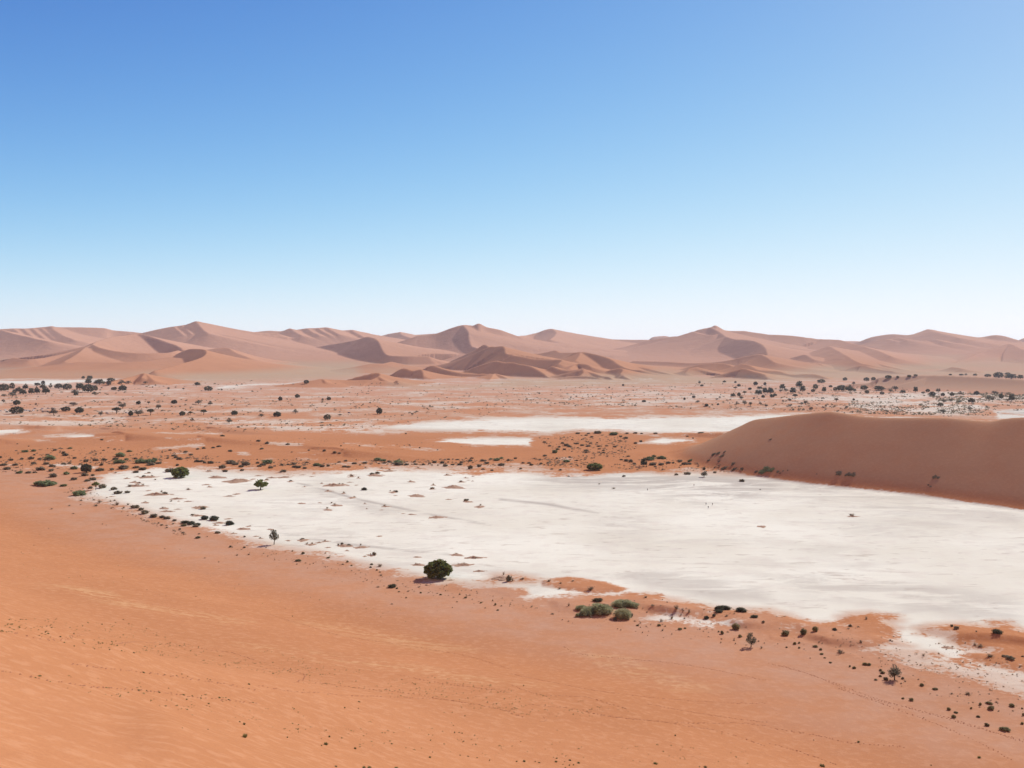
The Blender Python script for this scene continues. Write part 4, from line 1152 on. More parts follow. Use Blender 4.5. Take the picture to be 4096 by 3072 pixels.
TD = [(20, 207, 75, 52, 'belt'), (125, 167, 66, 42, 'belt'), (270, 152, 72, 52, 'belt'), (215, 203, 72, 48, 'belt'), (300, 188, 62, 48, 'belt'), (410, 167, 52, 42, 'belt'), (485, 192, 52, 42, 'belt'), (460, 112, 80, 30, 'belt'), (640, 182, 110, 46, 'belt'), (710, 188, 84, 56, 'belt'), (855, 202, 46, 26, 'belt'), (830, 172, 72, 36, 'belt'), (960, 177, 112, 36, 'belt'), (1100, 182, 60, 46, 'thin'), (1060, 192, 50, 32, 'thin'), (1275, 192, 46, 42, 'belt'), (1165, 202, 60, 26, 'belt'), (985, 212, 46, 24, 'belt'), (850, 97, 56, 30, 'belt'), (910, 92, 46, 28, 'belt'), (665, 92, 46, 26, 'belt'), (740, 132, 32, 34, 'thin'), (1040, 72, 66, 24, 'belt'), (1120, 66, 32, 14, 'belt'), (1220, 60, 42, 16, 'belt'), (1275, 52, 42, 14, 'belt'), (1420, 227, 60, 36, 'belt'), (1470, 197, 50, 40, 'thin'), (1660, 217, 40, 36, 'thin'), (1760, 287, 72, 40, 'belt'), (2105, 267, 62, 52, 'belt'), (2015, 252, 42, 42, 'belt'), (1905, 262, 50, 46, 'thin'), (1520, 287, 42, 36, 'thin'), (1490, 317, 62, 32, 'belt'), (1510, 372, 60, 36, 'thin'), (1740, 347, 42, 34, 'thin'), (2070, 272, 24, 24, 'thin'), (1940, 272, 36, 42, 'thin'), (370, 352, 44, 36, 'thin'), (190, 317, 50, 26, 'thin'), (235, 247, 60, 36, 'dome'), (325, 302, 46, 42, 'thin'), (290, 302, 40, 24, 'thin'), (590, 277, 46, 30, 'dome'), (500, 322, 24, 28, 'thin'), (675, 330, 34, 22, 'thin'), (185, 267, 36, 26, 'thin'), (130, 282, 26, 26, 'thin'), (740, 264, 24, 18, 'dome'), (35, 237, 46, 26, 'dome'), (110, 192, 40, 26, 'thin'), (155, 187, 52, 28, 'thin'), (1990, 67, 92, 42, 'belt'), (2100, 77, 120, 36, 'belt'), (2070, 42, 52, 18, 'belt'), (1900, 60, 62, 22, 'belt'), (2180, 77, 62, 30, 'belt'), (1790, 50, 42, 16, 'belt'), (1710, 48, 30, 18, 'thin'), (1670, 47, 42, 12, 'belt'), (1575, 47, 32, 12, 'belt'), (60, 225, 40, 20, 'dome'), (390, 190, 40, 24, 'dome'), (350, 212, 30, 18, 'thin'), (540, 150, 36, 18, 'dome'), (580, 180, 40, 30, 'belt'), (750, 185, 30, 22, 'belt'), (1340, 210, 46, 26, 'thin'), (1380, 190, 40, 24, 'dome'), (1590, 225, 40, 30, 'dome'), (1800, 215, 50, 30, 'dome'), (1960, 210, 60, 30, 'thin'), (1510, 225, 40, 24, 'dome'), (1580, 275, 40, 28, 'thin'), (1650, 290, 60, 22, 'dome')]
panel(0, 1480, TA, place_tree); panel(1024, 1480, TB, place_tree); panel(2048, 1480, TC, place_tree); panel(3072, 1480, TD, place_tree)

# --- mounds of sand on the clay, some with a dry shrub on top
MB17 = [(400, 432, 60, 14), (245, 454, 130, 30), (130, 458, 110, 14), (820, 434, 80, 20), (1025, 435, 150, 34), (1150, 400, 130, 26), (1405, 375, 75, 16), (945, 374, 45, 14), (885, 460, 50, 16), (1085, 376, 45, 14), (660, 525, 220, 28), (805, 496, 60, 12), (870, 520, 50, 9), (620, 573, 85, 18), (760, 592, 60, 18), (835, 630, 100, 18), (1195, 582, 110, 22), (1385, 612, 165, 28), (1530, 520, 60, 14), (1525, 556, 70, 18), (1705, 540, 220, 26), (1810, 458, 55, 12), (1835, 478, 45, 10), (1820, 664, 100, 22), (1940, 708, 125, 28), (1200, 610, 45, 12), (385, 678, 80, 16), (550, 672, 50, 12), (685, 696, 115, 24), (620, 733, 95, 22), (1115, 706, 90, 20), (940, 682, 40, 10), (957, 727, 30, 10), (1550, 800, 160, 38), (1085, 735, 50, 9), (1270, 766, 50, 9), (1340, 774, 90, 9), (1660, 644, 70, 12), (235, 408, 110, 20)]
M19 = [(275, 394, 60, 12), (415, 392, 130, 32), (485, 430, 120, 22), (595, 402, 85, 18), (755, 440, 150, 34), (910, 455, 150, 30), (625, 455, 80, 10), (1010, 522, 100, 26), (1385, 537, 85, 16), (1730, 518, 140, 26), (1870, 545, 200, 28), (1400, 604, 150, 22), (1790, 608, 210, 36), (1920, 660, 130, 24), (1070, 357, 80, 12), (2120, 715, 180, 46), (1680, 737, 80, 18)]
MA17 = [(1280, 454, 160, 24), (1165, 530, 170, 22), (1860, 455, 170, 20), (2060, 490, 300, 30), (1340, 605, 230, 26), (1520, 640, 130, 20), (1620, 662, 80, 14), (1420, 720, 95, 20), (1430, 748, 120, 20), (1535, 729, 75, 9), (1740, 715, 180, 26), (1700, 786, 120, 22), (1890, 848, 120, 18), (1625, 560, 55, 14), (1980, 617, 110, 9), (2050, 598, 90, 13), (960, 620, 60, 10)]
panel(1024, 1700, MB17, place_mound); panel(1024, 1980, M19, place_mound); panel(0, 1700, MA17, place_mound)
panel(0, 1980, [(2090, 294, 130, 26)], place_mound); panel(2048, 2080, [(2165, 58, 110, 26)], place_mound); panel(3072, 2400, [(1535, 412, 120, 34)], place_mound); panel(3072, 1600, [(725, 1008, 110, 14)], place_mound)
CAPS_B = [(820, 430, 30, 14), (1000, 428, 60, 22), (1050, 420, 50, 24), (1150, 392, 36, 18), (945, 370, 30, 16), (885, 456, 36, 18), (620, 568, 40, 14), (760, 588, 34, 22), (850, 625, 40, 18), (1210, 580, 50, 22), (1160, 572, 30, 14), (1530, 516, 36, 18), (1525, 552, 50, 18), (1700, 532, 50, 16), (1815, 656, 50, 26), (1940, 695, 30, 20), (680, 688, 44, 22), (655, 675, 40, 16), (615, 722, 34, 22), (1110, 700, 40, 24), (940, 679, 26, 14), (957, 724, 20, 12), (1810, 455, 28, 12), (1400, 370, 36, 12), (1085, 372, 30, 14), (640, 515, 40, 14), (720, 512, 40, 12)]
CAPS_19 = [(400, 385, 45, 22), (440, 425, 40, 26), (485, 422, 40, 20), (595, 396, 40, 16), (710, 435, 40, 28), (745, 432, 50, 32), (800, 438, 50, 22), (905, 435, 24, 24), (1020, 520, 50, 40), (990, 515, 26, 20), (1730, 510, 40, 18), (1900, 548, 40, 24), (1380, 598, 30, 22), (1750, 602, 32, 22), (1795, 605, 44, 34), (2140, 690, 40, 40)]
for it in CAPS_B: panel(1024, 1700, [it + (('b' if it[2] < 45 else 'd'),)], place_shrub)
for it in CAPS_19: panel(1024, 1980, [it + (('b' if it[2] < 45 else 'd'),)], place_shrub)
panel(1024, 1980, [(2185, 745, 60, 70, 'd')], place_shrub)

_hr = random.Random(91)
for poly, n in (([(420, 1890), (700, 1872), (1100, 1905), (1500, 1890), (2000, 1900), (1900, 1930), (1300, 1950), (800, 1960), (480, 1990)], 26), ([(480, 2010), (700, 2000), (900, 2060), (1200, 2150), (1500, 2210), (1450, 2240), (1100, 2180), (800, 2105)], 20)):
    k = 0
    while k < n:
        hx, hy = _hr.uniform(420, 2000), _hr.uniform(1870, 2240)
        if sd_poly(np.array([hx]), np.array([hy]), poly)[0] < 0: continue
        k += 1
        hw = _hr.uniform(14, 40)
        place_mound(hx, hy, hw, hw * .2)
        if _hr.random() < .7: place_shrub(hx + _hr.uniform(-5, 5), hy - 1, hw * .45, hw * .22, _hr.choice('bbd'))

# --- shrubs
SA = {'g': [(290, 228, 50, 22), (215, 235, 60, 12), (430, 298, 110, 30), (1040, 272, 110, 38), (1118, 232, 50, 22), (1025, 330, 105, 36), (1215, 328, 120, 46), (1285, 326, 110, 44), (1335, 307, 60, 30), (340, 520, 110, 36), (400, 525, 150, 58), (460, 515, 80, 36), (550, 530, 65, 25), (685, 606, 125, 34), (640, 380, 80, 18), (575, 428, 55, 32), (170, 417, 60, 16), (605, 205, 45, 12), (1090, 302, 55, 20)],
      'd': [(550, 247, 45, 26), (475, 222, 35, 18), (270, 297, 55, 30), (410, 262, 40, 18), (95, 308, 45, 22), (295, 262, 30, 14), (355, 390, 95, 26), (440, 400, 60, 20), (245, 417, 50, 24), (300, 414, 40, 18), (460, 450, 85, 42), (635, 475, 70, 32), (570, 265, 70, 25), (825, 310, 60, 24), (900, 305, 55, 22), (740, 320, 50, 30), (880, 350, 50, 28), (1300, 347, 90, 30), (1370, 335, 60, 22), (1060, 380, 110, 38), (965, 390, 60, 25), (865, 395, 80, 22), (1175, 372, 65, 24), (1235, 388, 75, 22), (1175, 412, 60, 24), (1470, 404, 95, 36), (1535, 352, 40, 22), (1240, 450, 45, 22), (730, 440, 75, 25), (800, 440, 45, 22), (755, 487, 60, 24), (805, 475, 70, 28), (780, 550, 45, 28), (880, 545, 90, 45), (985, 560, 70, 35), (1020, 594, 75, 35), (1100, 586, 60, 26), (1425, 598, 60, 28), (1700, 320, 60, 28), (1740, 320, 60, 22), (1820, 332, 60, 28), (1770, 330, 40, 18), (1920, 374, 75, 38), (1945, 404, 60, 20), (1995, 334, 100, 40), (2035, 344, 70, 25), (2120, 347, 90, 40), (2090, 395, 50, 20), (2085, 364, 50, 24), (1605, 238, 45, 20), (1550, 300, 60, 30), (1650, 262, 40, 20), (1710, 212, 35, 18), (1920, 98, 45, 12), (1470, 222, 35, 15), (1165, 717, 85, 32), (1220, 737, 50, 30), (1250, 767, 95, 38), (1330, 797, 80, 40), (1405, 802, 70, 30), (1440, 812, 75, 25), (1505, 830, 50, 25), (1755, 727, 65, 32), (1660, 780, 40, 18), (1500, 270, 50, 18), (1450, 290, 40, 16), (1520, 285, 50, 20), (600, 335, 45, 18), (550, 340, 50, 20), (450, 360, 60, 18), (340, 300, 40, 20), (290, 335, 50, 22), (400, 340, 60, 24), (30, 350, 60, 24), (60, 385, 70, 24), (130, 350, 60, 16), (190, 298, 40, 20), (645, 290, 40, 18), (700, 345, 40, 20), (1000, 300, 60, 22), (1170, 295, 40, 20), (5, 285, 30, 20), (150, 165, 18, 9), (248, 186, 18, 10), (895, 222, 28, 10), (935, 200, 20, 10), (990, 212, 24, 12), (880, 128, 30, 10), (1490, 34, 24, 10), (2060, 22, 40, 16), (1890, 190, 50, 16), (1840, 200, 40, 18), (1760, 205, 40, 20), (1990, 230, 40, 20)],
      'k': [(1770, 814, 88, 46), (1850, 822, 104, 52), (1980, 864, 84, 50), (1600, 848, 80, 34), (1650, 858, 85, 38), (1705, 868, 70, 26)],
      'b': [(1315, 444, 40, 20), (1015, 692, 60, 40), (1105, 692, 35, 24), (860, 667, 60, 22), (990, 657, 40, 20), (955, 662, 30, 20), (1070, 717, 40, 20), (1120, 532, 70, 28), (1190, 527, 60, 25), (1235, 523, 50, 22), (1625, 560, 45, 22), (1480, 660, 40, 18), (1410, 720, 50, 20), (1395, 580, 30, 24), (1370, 850, 40, 18), (800, 238, 40, 16), (1340, 475, 40, 16), (700, 655, 40, 16), (810, 650, 40, 14), (830, 700, 60, 12), (695, 690, 24, 12), (445, 727, 34, 10), (635, 768, 34, 10), (600, 700, 40, 10), (1000, 415, 40, 16)]}
SB = {'g': [(95, 332, 110, 24), (525, 354, 85, 36), (1050, 307, 90, 22), (1100, 312, 60, 25), (1225, 332, 110, 36), (2080, 307, 80, 32), (2030, 297, 40, 15), (2120, 290, 50, 10)],
      'd': [(235, 407, 80, 32), (125, 374, 50, 20), (15, 332, 40, 20), (370, 372, 60, 28), (420, 377, 50, 22), (335, 367, 60, 22), (330, 342, 60, 22), (570, 362, 60, 25), (625, 357, 50, 18), (440, 327, 40, 14), (775, 314, 40, 18), (720, 324, 35, 16), (850, 337, 50, 20), (765, 364, 50, 20), (800, 367, 40, 18), (940, 332, 50, 18), (1150, 322, 50, 24), (1110, 332, 40, 20), (1230, 347, 90, 25), (1300, 347, 50, 22), (1370, 322, 40, 15), (1375, 342, 45, 18), (1445, 347, 40, 22), (1540, 327, 60, 20), (1500, 334, 40, 15), (1640, 357, 60, 28), (1700, 346, 40, 14), (1760, 347, 60, 18), (1775, 327, 40, 20), (1850, 314, 60, 22), (1850, 380, 60, 40), (1930, 360, 70, 18), (1960, 314, 60, 20), (2120, 350, 70, 30), (2180, 310, 40, 24), (590, 227, 35, 22), (680, 242, 40, 22), (20, 142, 50, 20), (95, 160, 40, 18), (275, 170, 45, 14), (50, 210, 50, 20), (455, 222, 30, 14), (720, 245, 30, 10), (310, 236, 24, 10), (735, 184, 24, 14), (893, 184, 24, 12), (1030, 174, 18, 10), (1327, 176, 22, 12), (1415, 200, 20, 14), (1568, 218, 18, 10), (1295, 78, 20, 14), (220, 350, 36, 22), (60, 350, 60, 22), (30, 360, 50, 16), (10, 300, 20, 10), (280, 345, 36, 16), (900, 348, 24, 14), (1610, 330, 60, 16), (1665, 300, 40, 14), (1865, 290, 40, 14), (1740, 302, 36, 14), (1960, 385, 40, 16), (2040, 395, 36, 16), (1815, 290, 24, 10), (1990, 335, 60, 20)],
      'k': [(935, 562, 66, 32)]}
SC = {'g': [(880, 87, 85, 36), (470, 320, 75, 18), (1190, 302, 110, 38), (1225, 275, 50, 24), (1290, 292, 90, 22), (2165, 407, 80, 56), (2195, 380, 70, 40), (370, 242, 56, 34), (395, 214, 36, 20), (1540, 312, 50, 18)],
      'd': [(435, 162, 45, 22), (470, 182, 60, 30), (540, 162, 30, 14), (605, 180, 45, 20), (640, 227, 55, 18), (640, 242, 40, 15), (660, 187, 50, 18), (750, 187, 40, 16), (755, 210, 35, 14), (790, 224, 35, 16), (790, 242, 40, 14), (890, 192, 45, 14), (815, 184, 30, 14), (735, 157, 30, 12), (280, 152, 35, 16), (325, 184, 35, 15), (410, 194, 40, 18), (570, 77, 50, 18), (660, 77, 40, 14), (740, 74, 80, 18), (995, 77, 45, 16), (1065, 74, 50, 12), (1120, 77, 30, 14), (1240, 77, 45, 14), (640, 92, 40, 14), (690, 107, 40, 14), (940, 102, 40, 12), (985, 117, 60, 14), (1065, 162, 45, 20), (1115, 147, 35, 20), (935, 142, 35, 14), (1630, 70, 70, 10), (285, 270, 50, 18), (500, 282, 35, 18), (150, 332, 45, 18), (95, 332, 35, 18), (250, 337, 35, 18), (310, 327, 30, 12), (280, 347, 25, 12), (30, 292, 35, 18), (1005, 274, 40, 16), (985, 314, 60, 28), (945, 304, 35, 16), (1025, 322, 50, 36), (1055, 337, 40, 18), (1215, 347, 75, 30), (1290, 347, 65, 28), (1350, 332, 60, 24), (1450, 317, 60, 25), (1490, 342, 70, 30), (1535, 340, 50, 16), (1395, 332, 30, 20), (1240, 364, 35, 14), (1160, 364, 20, 14), (1420, 434, 45, 24), (1515, 427, 70, 28), (1660, 387, 50, 30), (1755, 414, 50, 20), (1830, 377, 70, 32), (1920, 384, 60, 26), (1985, 380, 50, 22), (1910, 337, 50, 20), (1790, 314, 35, 14), (1700, 307, 40, 16), (1750, 372, 20, 12), (1985, 489, 60, 30), (968, 447, 35, 22), (345, 384, 35, 16), (420, 392, 35, 18), (75, 382, 30, 20), (1740, 258, 60, 30), (1785, 245, 60, 26), (1815, 268, 60, 26), (1840, 232, 40, 18), (2110, 404, 40, 20), (1515, 102, 25, 14), (1565, 117, 25, 12), (520, 130, 24, 12), (600, 130, 24, 10), (560, 165, 50, 16), (500, 190, 50, 16), (680, 160, 36, 14), (570, 200, 30, 12), (450, 215, 36, 18), (560, 310, 30, 14), (390, 292, 36, 18), (240, 305, 30, 16), (165, 350, 36, 22), (2145, 560, 16, 10), (490, 445, 30, 10)],
      'b': [(630, 302, 40, 18), (615, 265, 30, 14), (565, 352, 24, 18), (600, 358, 20, 12), (755, 512, 40, 10), (880, 550, 50, 9), (1445, 370, 36, 14), (1610, 360, 40, 24)]}
SD = {'d': [(610, 635, 65, 16), (690, 645, 60, 16), (730, 648, 60, 18), (1440, 666, 50, 14), (1470, 670, 40, 12), (1385, 735, 24, 10), (1405, 748, 24, 10), (420, 640, 16, 12), (20, 342, 36, 22), (85, 620, 40, 16), (130, 612, 24, 14), (170, 608, 18, 12), (105, 632, 20, 12)], 'g': [(25, 607, 76, 52)], 'b': [(725, 1004, 80, 34)]}
for x0, dct, y0 in ((0, SA, 1700), (1024, SB, 1700), (2048, SC, 1700), (3072, SD, 1600)):
    for kind, lst in dct.items():
        panel(x0, y0, [t + (kind,) for t in lst], place_shrub)
# near edge of the pan
for (zx, zy, w, h, lab) in [(770, 795, 190, 112, 'longest grey-green mound of bush, right end of the long pair on the orange sand'), (650, 808, 170, 88, 'long grey-green mounded bush, left end of the pair on the orange sand'), (605, 772, 115, 50, 'small green mounded bush tucked behind the long pair of mounds'), (572, 834, 56, 44, 'little green bush in front of the long pair of mounds'), (950, 742, 180, 78, 'broad green mounded bush nearest the white clay'), (1050, 748, 120, 56, 'low green bush at the right end of the rear mounds'), (960, 842, 160, 112, 'round green mounded bush standing in front of the others on orange sand')]:
    place_shrub(2048 + zx / 2.16, 2080 + zy / 2.16, w / 2.16, h / 2.16, 'n', lab, True)
NE = {'k': [(740, 702, 100, 46), (1790, 780, 100, 62), (1840, 775, 110, 58), (1790, 795, 70, 36), (1980, 792, 125, 58), (2095, 842, 70, 36), (1680, 852, 60, 36)],
      'd': [(1745, 834, 45, 36), (2170, 887, 30, 28), (890, 867, 45, 45), (1030, 835, 40, 40)],
      'o': [(1935, 942, 85, 68), (1815, 985, 40, 40), (1970, 1012, 36, 32), (1450, 947, 45, 26), (1270, 915, 36, 26), (1085, 914, 30, 18), (1495, 938, 26, 16), (1785, 968, 22, 18)],
      'b': [(90, 512, 60, 26), (320, 530, 60, 24), (420, 550, 40, 26), (525, 530, 45, 22), (410, 597, 45, 30), (680, 602, 90, 44), (5, 527, 40, 42), (1215, 742, 50, 26), (1420, 767, 60, 56), (1530, 797, 50, 46), (1380, 854, 50, 38), (1290, 878, 50, 38), (1300, 957, 40, 24), (1855, 834, 45, 30), (350, 814, 45, 24), (680, 842, 40, 30), (490, 742, 30, 40), (1155, 672, 60, 26), (1080, 767, 50, 18), (1490, 854, 30, 22), (1110, 892, 25, 16), (1165, 800, 24, 18), (1460, 822, 24, 20), (820, 825, 24, 18), (435, 865, 22, 16), (490, 878, 18, 16), (940, 955, 20, 24), (1380, 990, 20, 22), (1128, 975, 18, 20), (1170, 1000, 14, 14), (1480, 785, 24, 16), (1660, 775, 24, 14), (1300, 690, 24, 14), (1340, 712, 30, 12), (1060, 875, 34, 16), (1325, 920, 28, 16), (1200, 905, 14, 20), (1160, 920, 20, 14), (1110, 930, 20, 14), (1625, 945, 20, 18), (2130, 1050, 30, 20), (2180, 1065, 24, 16), (1805, 1062, 22, 18), (1920, 1040, 40, 24), (1930, 1072, 20, 20), (2155, 1110, 30, 30)]}
for kind, lst in NE.items(): panel(2048, 2080, [t + (kind,) for t in lst], place_shrub)
NR = {'o': [(150, 997, 76, 62), (310, 987, 76, 68), (410, 962, 62, 58)], 'k': [(575, 952, 52, 32), (1980, 980, 86, 52)], 'd': [(710, 920, 36, 26), (1625, 942, 60, 40), (1590, 922, 30, 26)], 'b': [(850, 857, 42, 36), (1800, 967, 32, 22), (780, 925, 36, 18), (2165, 968, 22, 10), (120, 840, 16, 10)]}
for kind, lst in NR.items(): panel(3072, 2080, [t + (kind,) for t in lst], place_shrub)
NR2 = {'b': [(800, 362, 52, 26), (1790, 390, 50, 34), (1830, 405, 70, 40), (1705, 374, 24, 16), (1915, 492, 80, 36), (1345, 482, 46, 30), (1525, 406, 40, 22), (2175, 577, 36, 20), (1725, 817, 70, 22), (1585, 812, 42, 22), (1055, 352, 40, 18), (1075, 357, 30, 14), (625, 455, 90, 12), (365, 505, 16, 16), (1640, 832, 24, 12), (960, 392, 24, 14), (1975, 885, 36, 20), (1135, 662, 40, 20), (1185, 705, 36, 14)],
       'd': [(2090, 512, 90, 46), (2040, 490, 50, 24), (1165, 682, 32, 26), (1020, 692, 46, 36), (2200, 490, 26, 16)],
       'o': [(840, 562, 46, 32), (872, 564, 40, 30), (745, 592, 36, 28), (708, 577, 24, 22), (540, 544, 30, 18), (990, 634, 46, 30), (972, 612, 30, 24), (970, 662, 30, 22), (1330, 742, 42, 32), (1445, 774, 50, 28), (1240, 870, 40, 34), (1165, 854, 32, 20), (1562, 950, 38, 32), (1605, 1017, 42, 36), (1625, 976, 38, 22), (1832, 907, 34, 30), (1925, 947, 58, 48), (1910, 897, 60, 24), (1815, 1012, 32, 24), (1890, 1087, 46, 36), (2045, 1127, 92, 44), (2105, 920, 52, 36), (2195, 1072, 32, 26), (1755, 940, 20, 22), (455, 432, 30, 24), (270, 417, 26, 20), (230, 384, 30, 30), (270, 374, 22, 20), (930, 692, 34, 16), (160, 412, 20, 16), (410, 405, 50, 14), (465, 470, 40, 12), (490, 502, 26, 12), (2205, 1000, 20, 30), (2195, 940, 20, 16)]}
for kind, lst in NR2.items(): panel(3072, 2400, [t + (kind,) for t in lst], place_shrub)
# tufts and bushes on the near slope
T1 = [(2110, 1187, 58, 58), (2107, 1077, 40, 32), (2070, 1055, 22, 18), (1575, 1107, 16, 12), (1795, 1119, 16, 14), (305, 672, 26, 14), (175, 644, 26, 12), (1240, 629, 34, 12), (1570, 642, 16, 12), (1422, 645, 18, 10), (1525, 655, 20, 12), (1620, 662, 16, 10), (1375, 800, 34, 12), (1300, 790, 20, 14), (1265, 785, 18, 14), (1195, 780, 30, 14), (1585, 822, 36, 12), (1660, 830, 28, 10), (1440, 866, 18, 10), (1815, 692, 20, 12), (1790, 683, 16, 10), (2150, 730, 40, 12), (2185, 887, 24, 12), (1975, 863, 30, 10), (1925, 858, 18, 10), (880, 212, 22, 14), (712, 226, 18, 12), (520, 320, 24, 16), (390, 280, 18, 14), (362, 290, 16, 10), (1155, 458, 24, 16), (945, 432, 18, 16), (815, 424, 18, 12), (1065, 170, 20, 10), (1050, 440, 24, 12), (640, 400, 20, 14)]
T2 = [(600, 1250, 70, 44), (270, 1189, 28, 20), (632, 1184, 32, 24), (855, 1287, 30, 28), (565, 1260, 20, 18), (1172, 1245, 30, 18), (1295, 1278, 20, 12), (1502, 1362, 40, 26), (1525, 1316, 16, 14), (1763, 1342, 24, 14), (1832, 1352, 26, 14), (1910, 1364, 22, 10), (2018, 1388, 20, 20), (930, 1455, 50, 40), (975, 1462, 60, 50), (1210, 1457, 62, 30), (1715, 1148, 18, 20), (1755, 1146, 24, 14), (1780, 1152, 24, 12), (1805, 1004, 20, 16), (765, 934, 26, 20), (883, 940, 12, 14), (890, 882, 34, 14), (1733, 808, 16, 10), (1475, 812, 22, 10), (315, 142, 16, 12), (365, 1142, 18, 12), (290, 1130, 16, 8), (620, 815, 16, 8), (1625, 972, 14, 8), (1695, 972, 18, 8), (410, 778, 14, 8), (1690, 1062, 14, 8), (1705, 1085, 16, 10), (1890, 1168, 20, 10), (690, 1440, 40, 16)]
T3 = [(105, 1397, 40, 28), (40, 1397, 26, 18), (385, 1370, 28, 18), (360, 1360, 16, 10), (380, 1400, 40, 20), (500, 1387, 38, 20), (575, 1410, 44, 26), (495, 1430, 20, 20), (530, 1427, 20, 18), (235, 1407, 30, 14), (455, 1397, 18, 12), (460, 1452, 20, 18), (200, 1400, 16, 18), (440, 1422, 20, 12), (1240, 1417, 54, 24), (1670, 1447, 48, 24), (1620, 1442, 20, 16), (1410, 1174, 24, 22), (100, 744, 16, 18), (530, 990, 18, 10), (390, 1126, 12, 10), (75, 1225, 16, 10), (1813, 1158, 12, 8)]
for x0, lst in ((0, T1), (1024, T2), (2048, T3)): panel(x0, 2400, [t + ('t',) for t in lst], place_shrub)
panel(3072, 2400, [(470, 1438, 70, 22, 't'), (782, 1230, 32, 26, 't'), (1825, 1364, 40, 28, 't'), (1410, 1430, 16, 14, 't'), (395, 1212, 14, 12, 't'), (285, 1150, 10, 8, 't'), (1345, 1018, 12, 10, 't')], place_shrub)
E19 = {'k': [(1175, 798, 82, 46)], 'b': [(1070, 618, 82, 32), (1080, 697, 52, 26), (315, 487, 36, 20), (750, 602, 40, 12), (600, 505, 26, 18), (1410, 797, 36, 18), (1315, 834, 36, 20), (1175, 944, 36, 16), (1055, 797, 44, 14), (640, 528, 24, 10), (2120, 960, 30, 10), (1980, 978, 30, 10)],
       'o': [(365, 572, 58, 20), (405, 510, 36, 26), (790, 582, 24, 22), (1425, 847, 30, 16), (1595, 864, 26, 16), (1810, 890, 34, 18), (1945, 934, 24, 18), (2068, 952, 26, 26), (2090, 997, 30, 16), (1760, 860, 20, 14), (1297, 890, 18, 14), (1000, 602, 34, 18), (990, 628, 24, 18), (1218, 810, 26, 18), (825, 612, 22, 14), (1235, 838, 24, 12), (1045, 652, 18, 18), (1070, 668, 22, 12), (2045, 915, 12, 18), (1737, 925, 18, 10), (1697, 975, 14, 10), (625, 545, 40, 10)]}
for kind, lst in E19.items(): panel(1024, 1980, [t + (kind,) for t in lst], place_shrub)
F19 = {'d': [(1880, 330, 58, 26), (1990, 452, 32, 24), (2110, 457, 36, 18), (2112, 364, 28, 18), (1555, 298, 30, 16), (1577, 330, 24, 14), (1440, 284, 24, 12), (1400, 262, 36, 16), (1495, 252, 30, 12), (1720, 338, 24, 12), (1690, 275, 60, 26)], 'o': [(1710, 374, 52, 26), (1890, 580, 14, 10), (1590, 268, 60, 22)], 'b': [(2050, 522, 42, 16), (2148, 517, 42, 18), (1770, 546, 30, 12), (1790, 362, 26, 10), (920, 262, 20, 8), (420, 290, 14, 8), (885, 252, 24, 8), (290, 434, 16, 8), (1425, 465, 18, 8), (1555, 470, 14, 8), (2165, 702, 10, 8)]}
for kind, lst in F19.items(): panel(0, 1980, [t + (kind,) for t in lst], place_shrub)
print('plants placed', len(PLACED), round(time.time() - T0, 1))

# ------------------------------------------------------------------ growth too small and too many to count
def scatter_mesh(name, label, mat, spots, quads, blade=False, seed=3):
    """spots: (x, y, z, width, height). One joined mesh of many small plants."""
    rng = np.random.RandomState(seed)
    V = []; F = []
    for (x, y, z, w, h) in spots:
        for q_ in range(quads):
            a = rng.uniform(0, 6.283); rr = math.sqrt(rng.uniform(0, 1)) * .42
            zc = rng.uniform(.15, .85) * (1 - rr * 1.1)
            n = rng.normal(size=3); n /= np.linalg.norm(n)
            t = np.cross(n, [0.3, .5, .8]); t /= np.linalg.norm(t); b = np.cross(n, t)
            s1 = rng.uniform(.22, .42)
            c = np.array([math.cos(a) * rr, math.sin(a) * rr, zc])
            i = len(V)
            for cc in (c - t * s1, c - b * s1 * .8, c + t * s1, c + b * s1 * .8):
                V.append((x + cc[0] * w, y + cc[1] * w, z + max(cc[2], -.02) * h))
            F.append((i, i + 1, i + 2, i + 3))
    me = bpy.data.meshes.new(name); me.from_pydata(V, [], F); me.materials.append(mat); me.update()
    o = link(bpy.data.objects.new(name, me))
    o['kind'] = 'stuff'; o['label'] = label
    return o

def scatter(n, poly, wr, hr, clump=0.0, seed=1):
    """random photo points inside a polygon -> spots on the ground"""
    rng = random.Random(seed); out = []
    a = np.array(poly); x0, y0 = a.min(0); x1, y1 = a.max(0)
    tries = 0
    while len(out) < n and tries < n * 20:
        tries += 1
        px, py = rng.uniform(x0, x1), rng.uniform(y0, y1)
        if sd_poly(np.array([px]), np.array([py]), poly)[0] < 0: continue
        if clump and vnoise(np.array([px / 60.0]), np.array([py / 9.0]), 5)[0] < clump: continue
        g = ground_z(px, py)
        if g is None: continue
        w = wr[0] + (wr[1] - wr[0]) * rng.random() ** 2.2
        out.append((g[0], g[1], g[2], w, w * rng.uniform(*hr)))
    return out

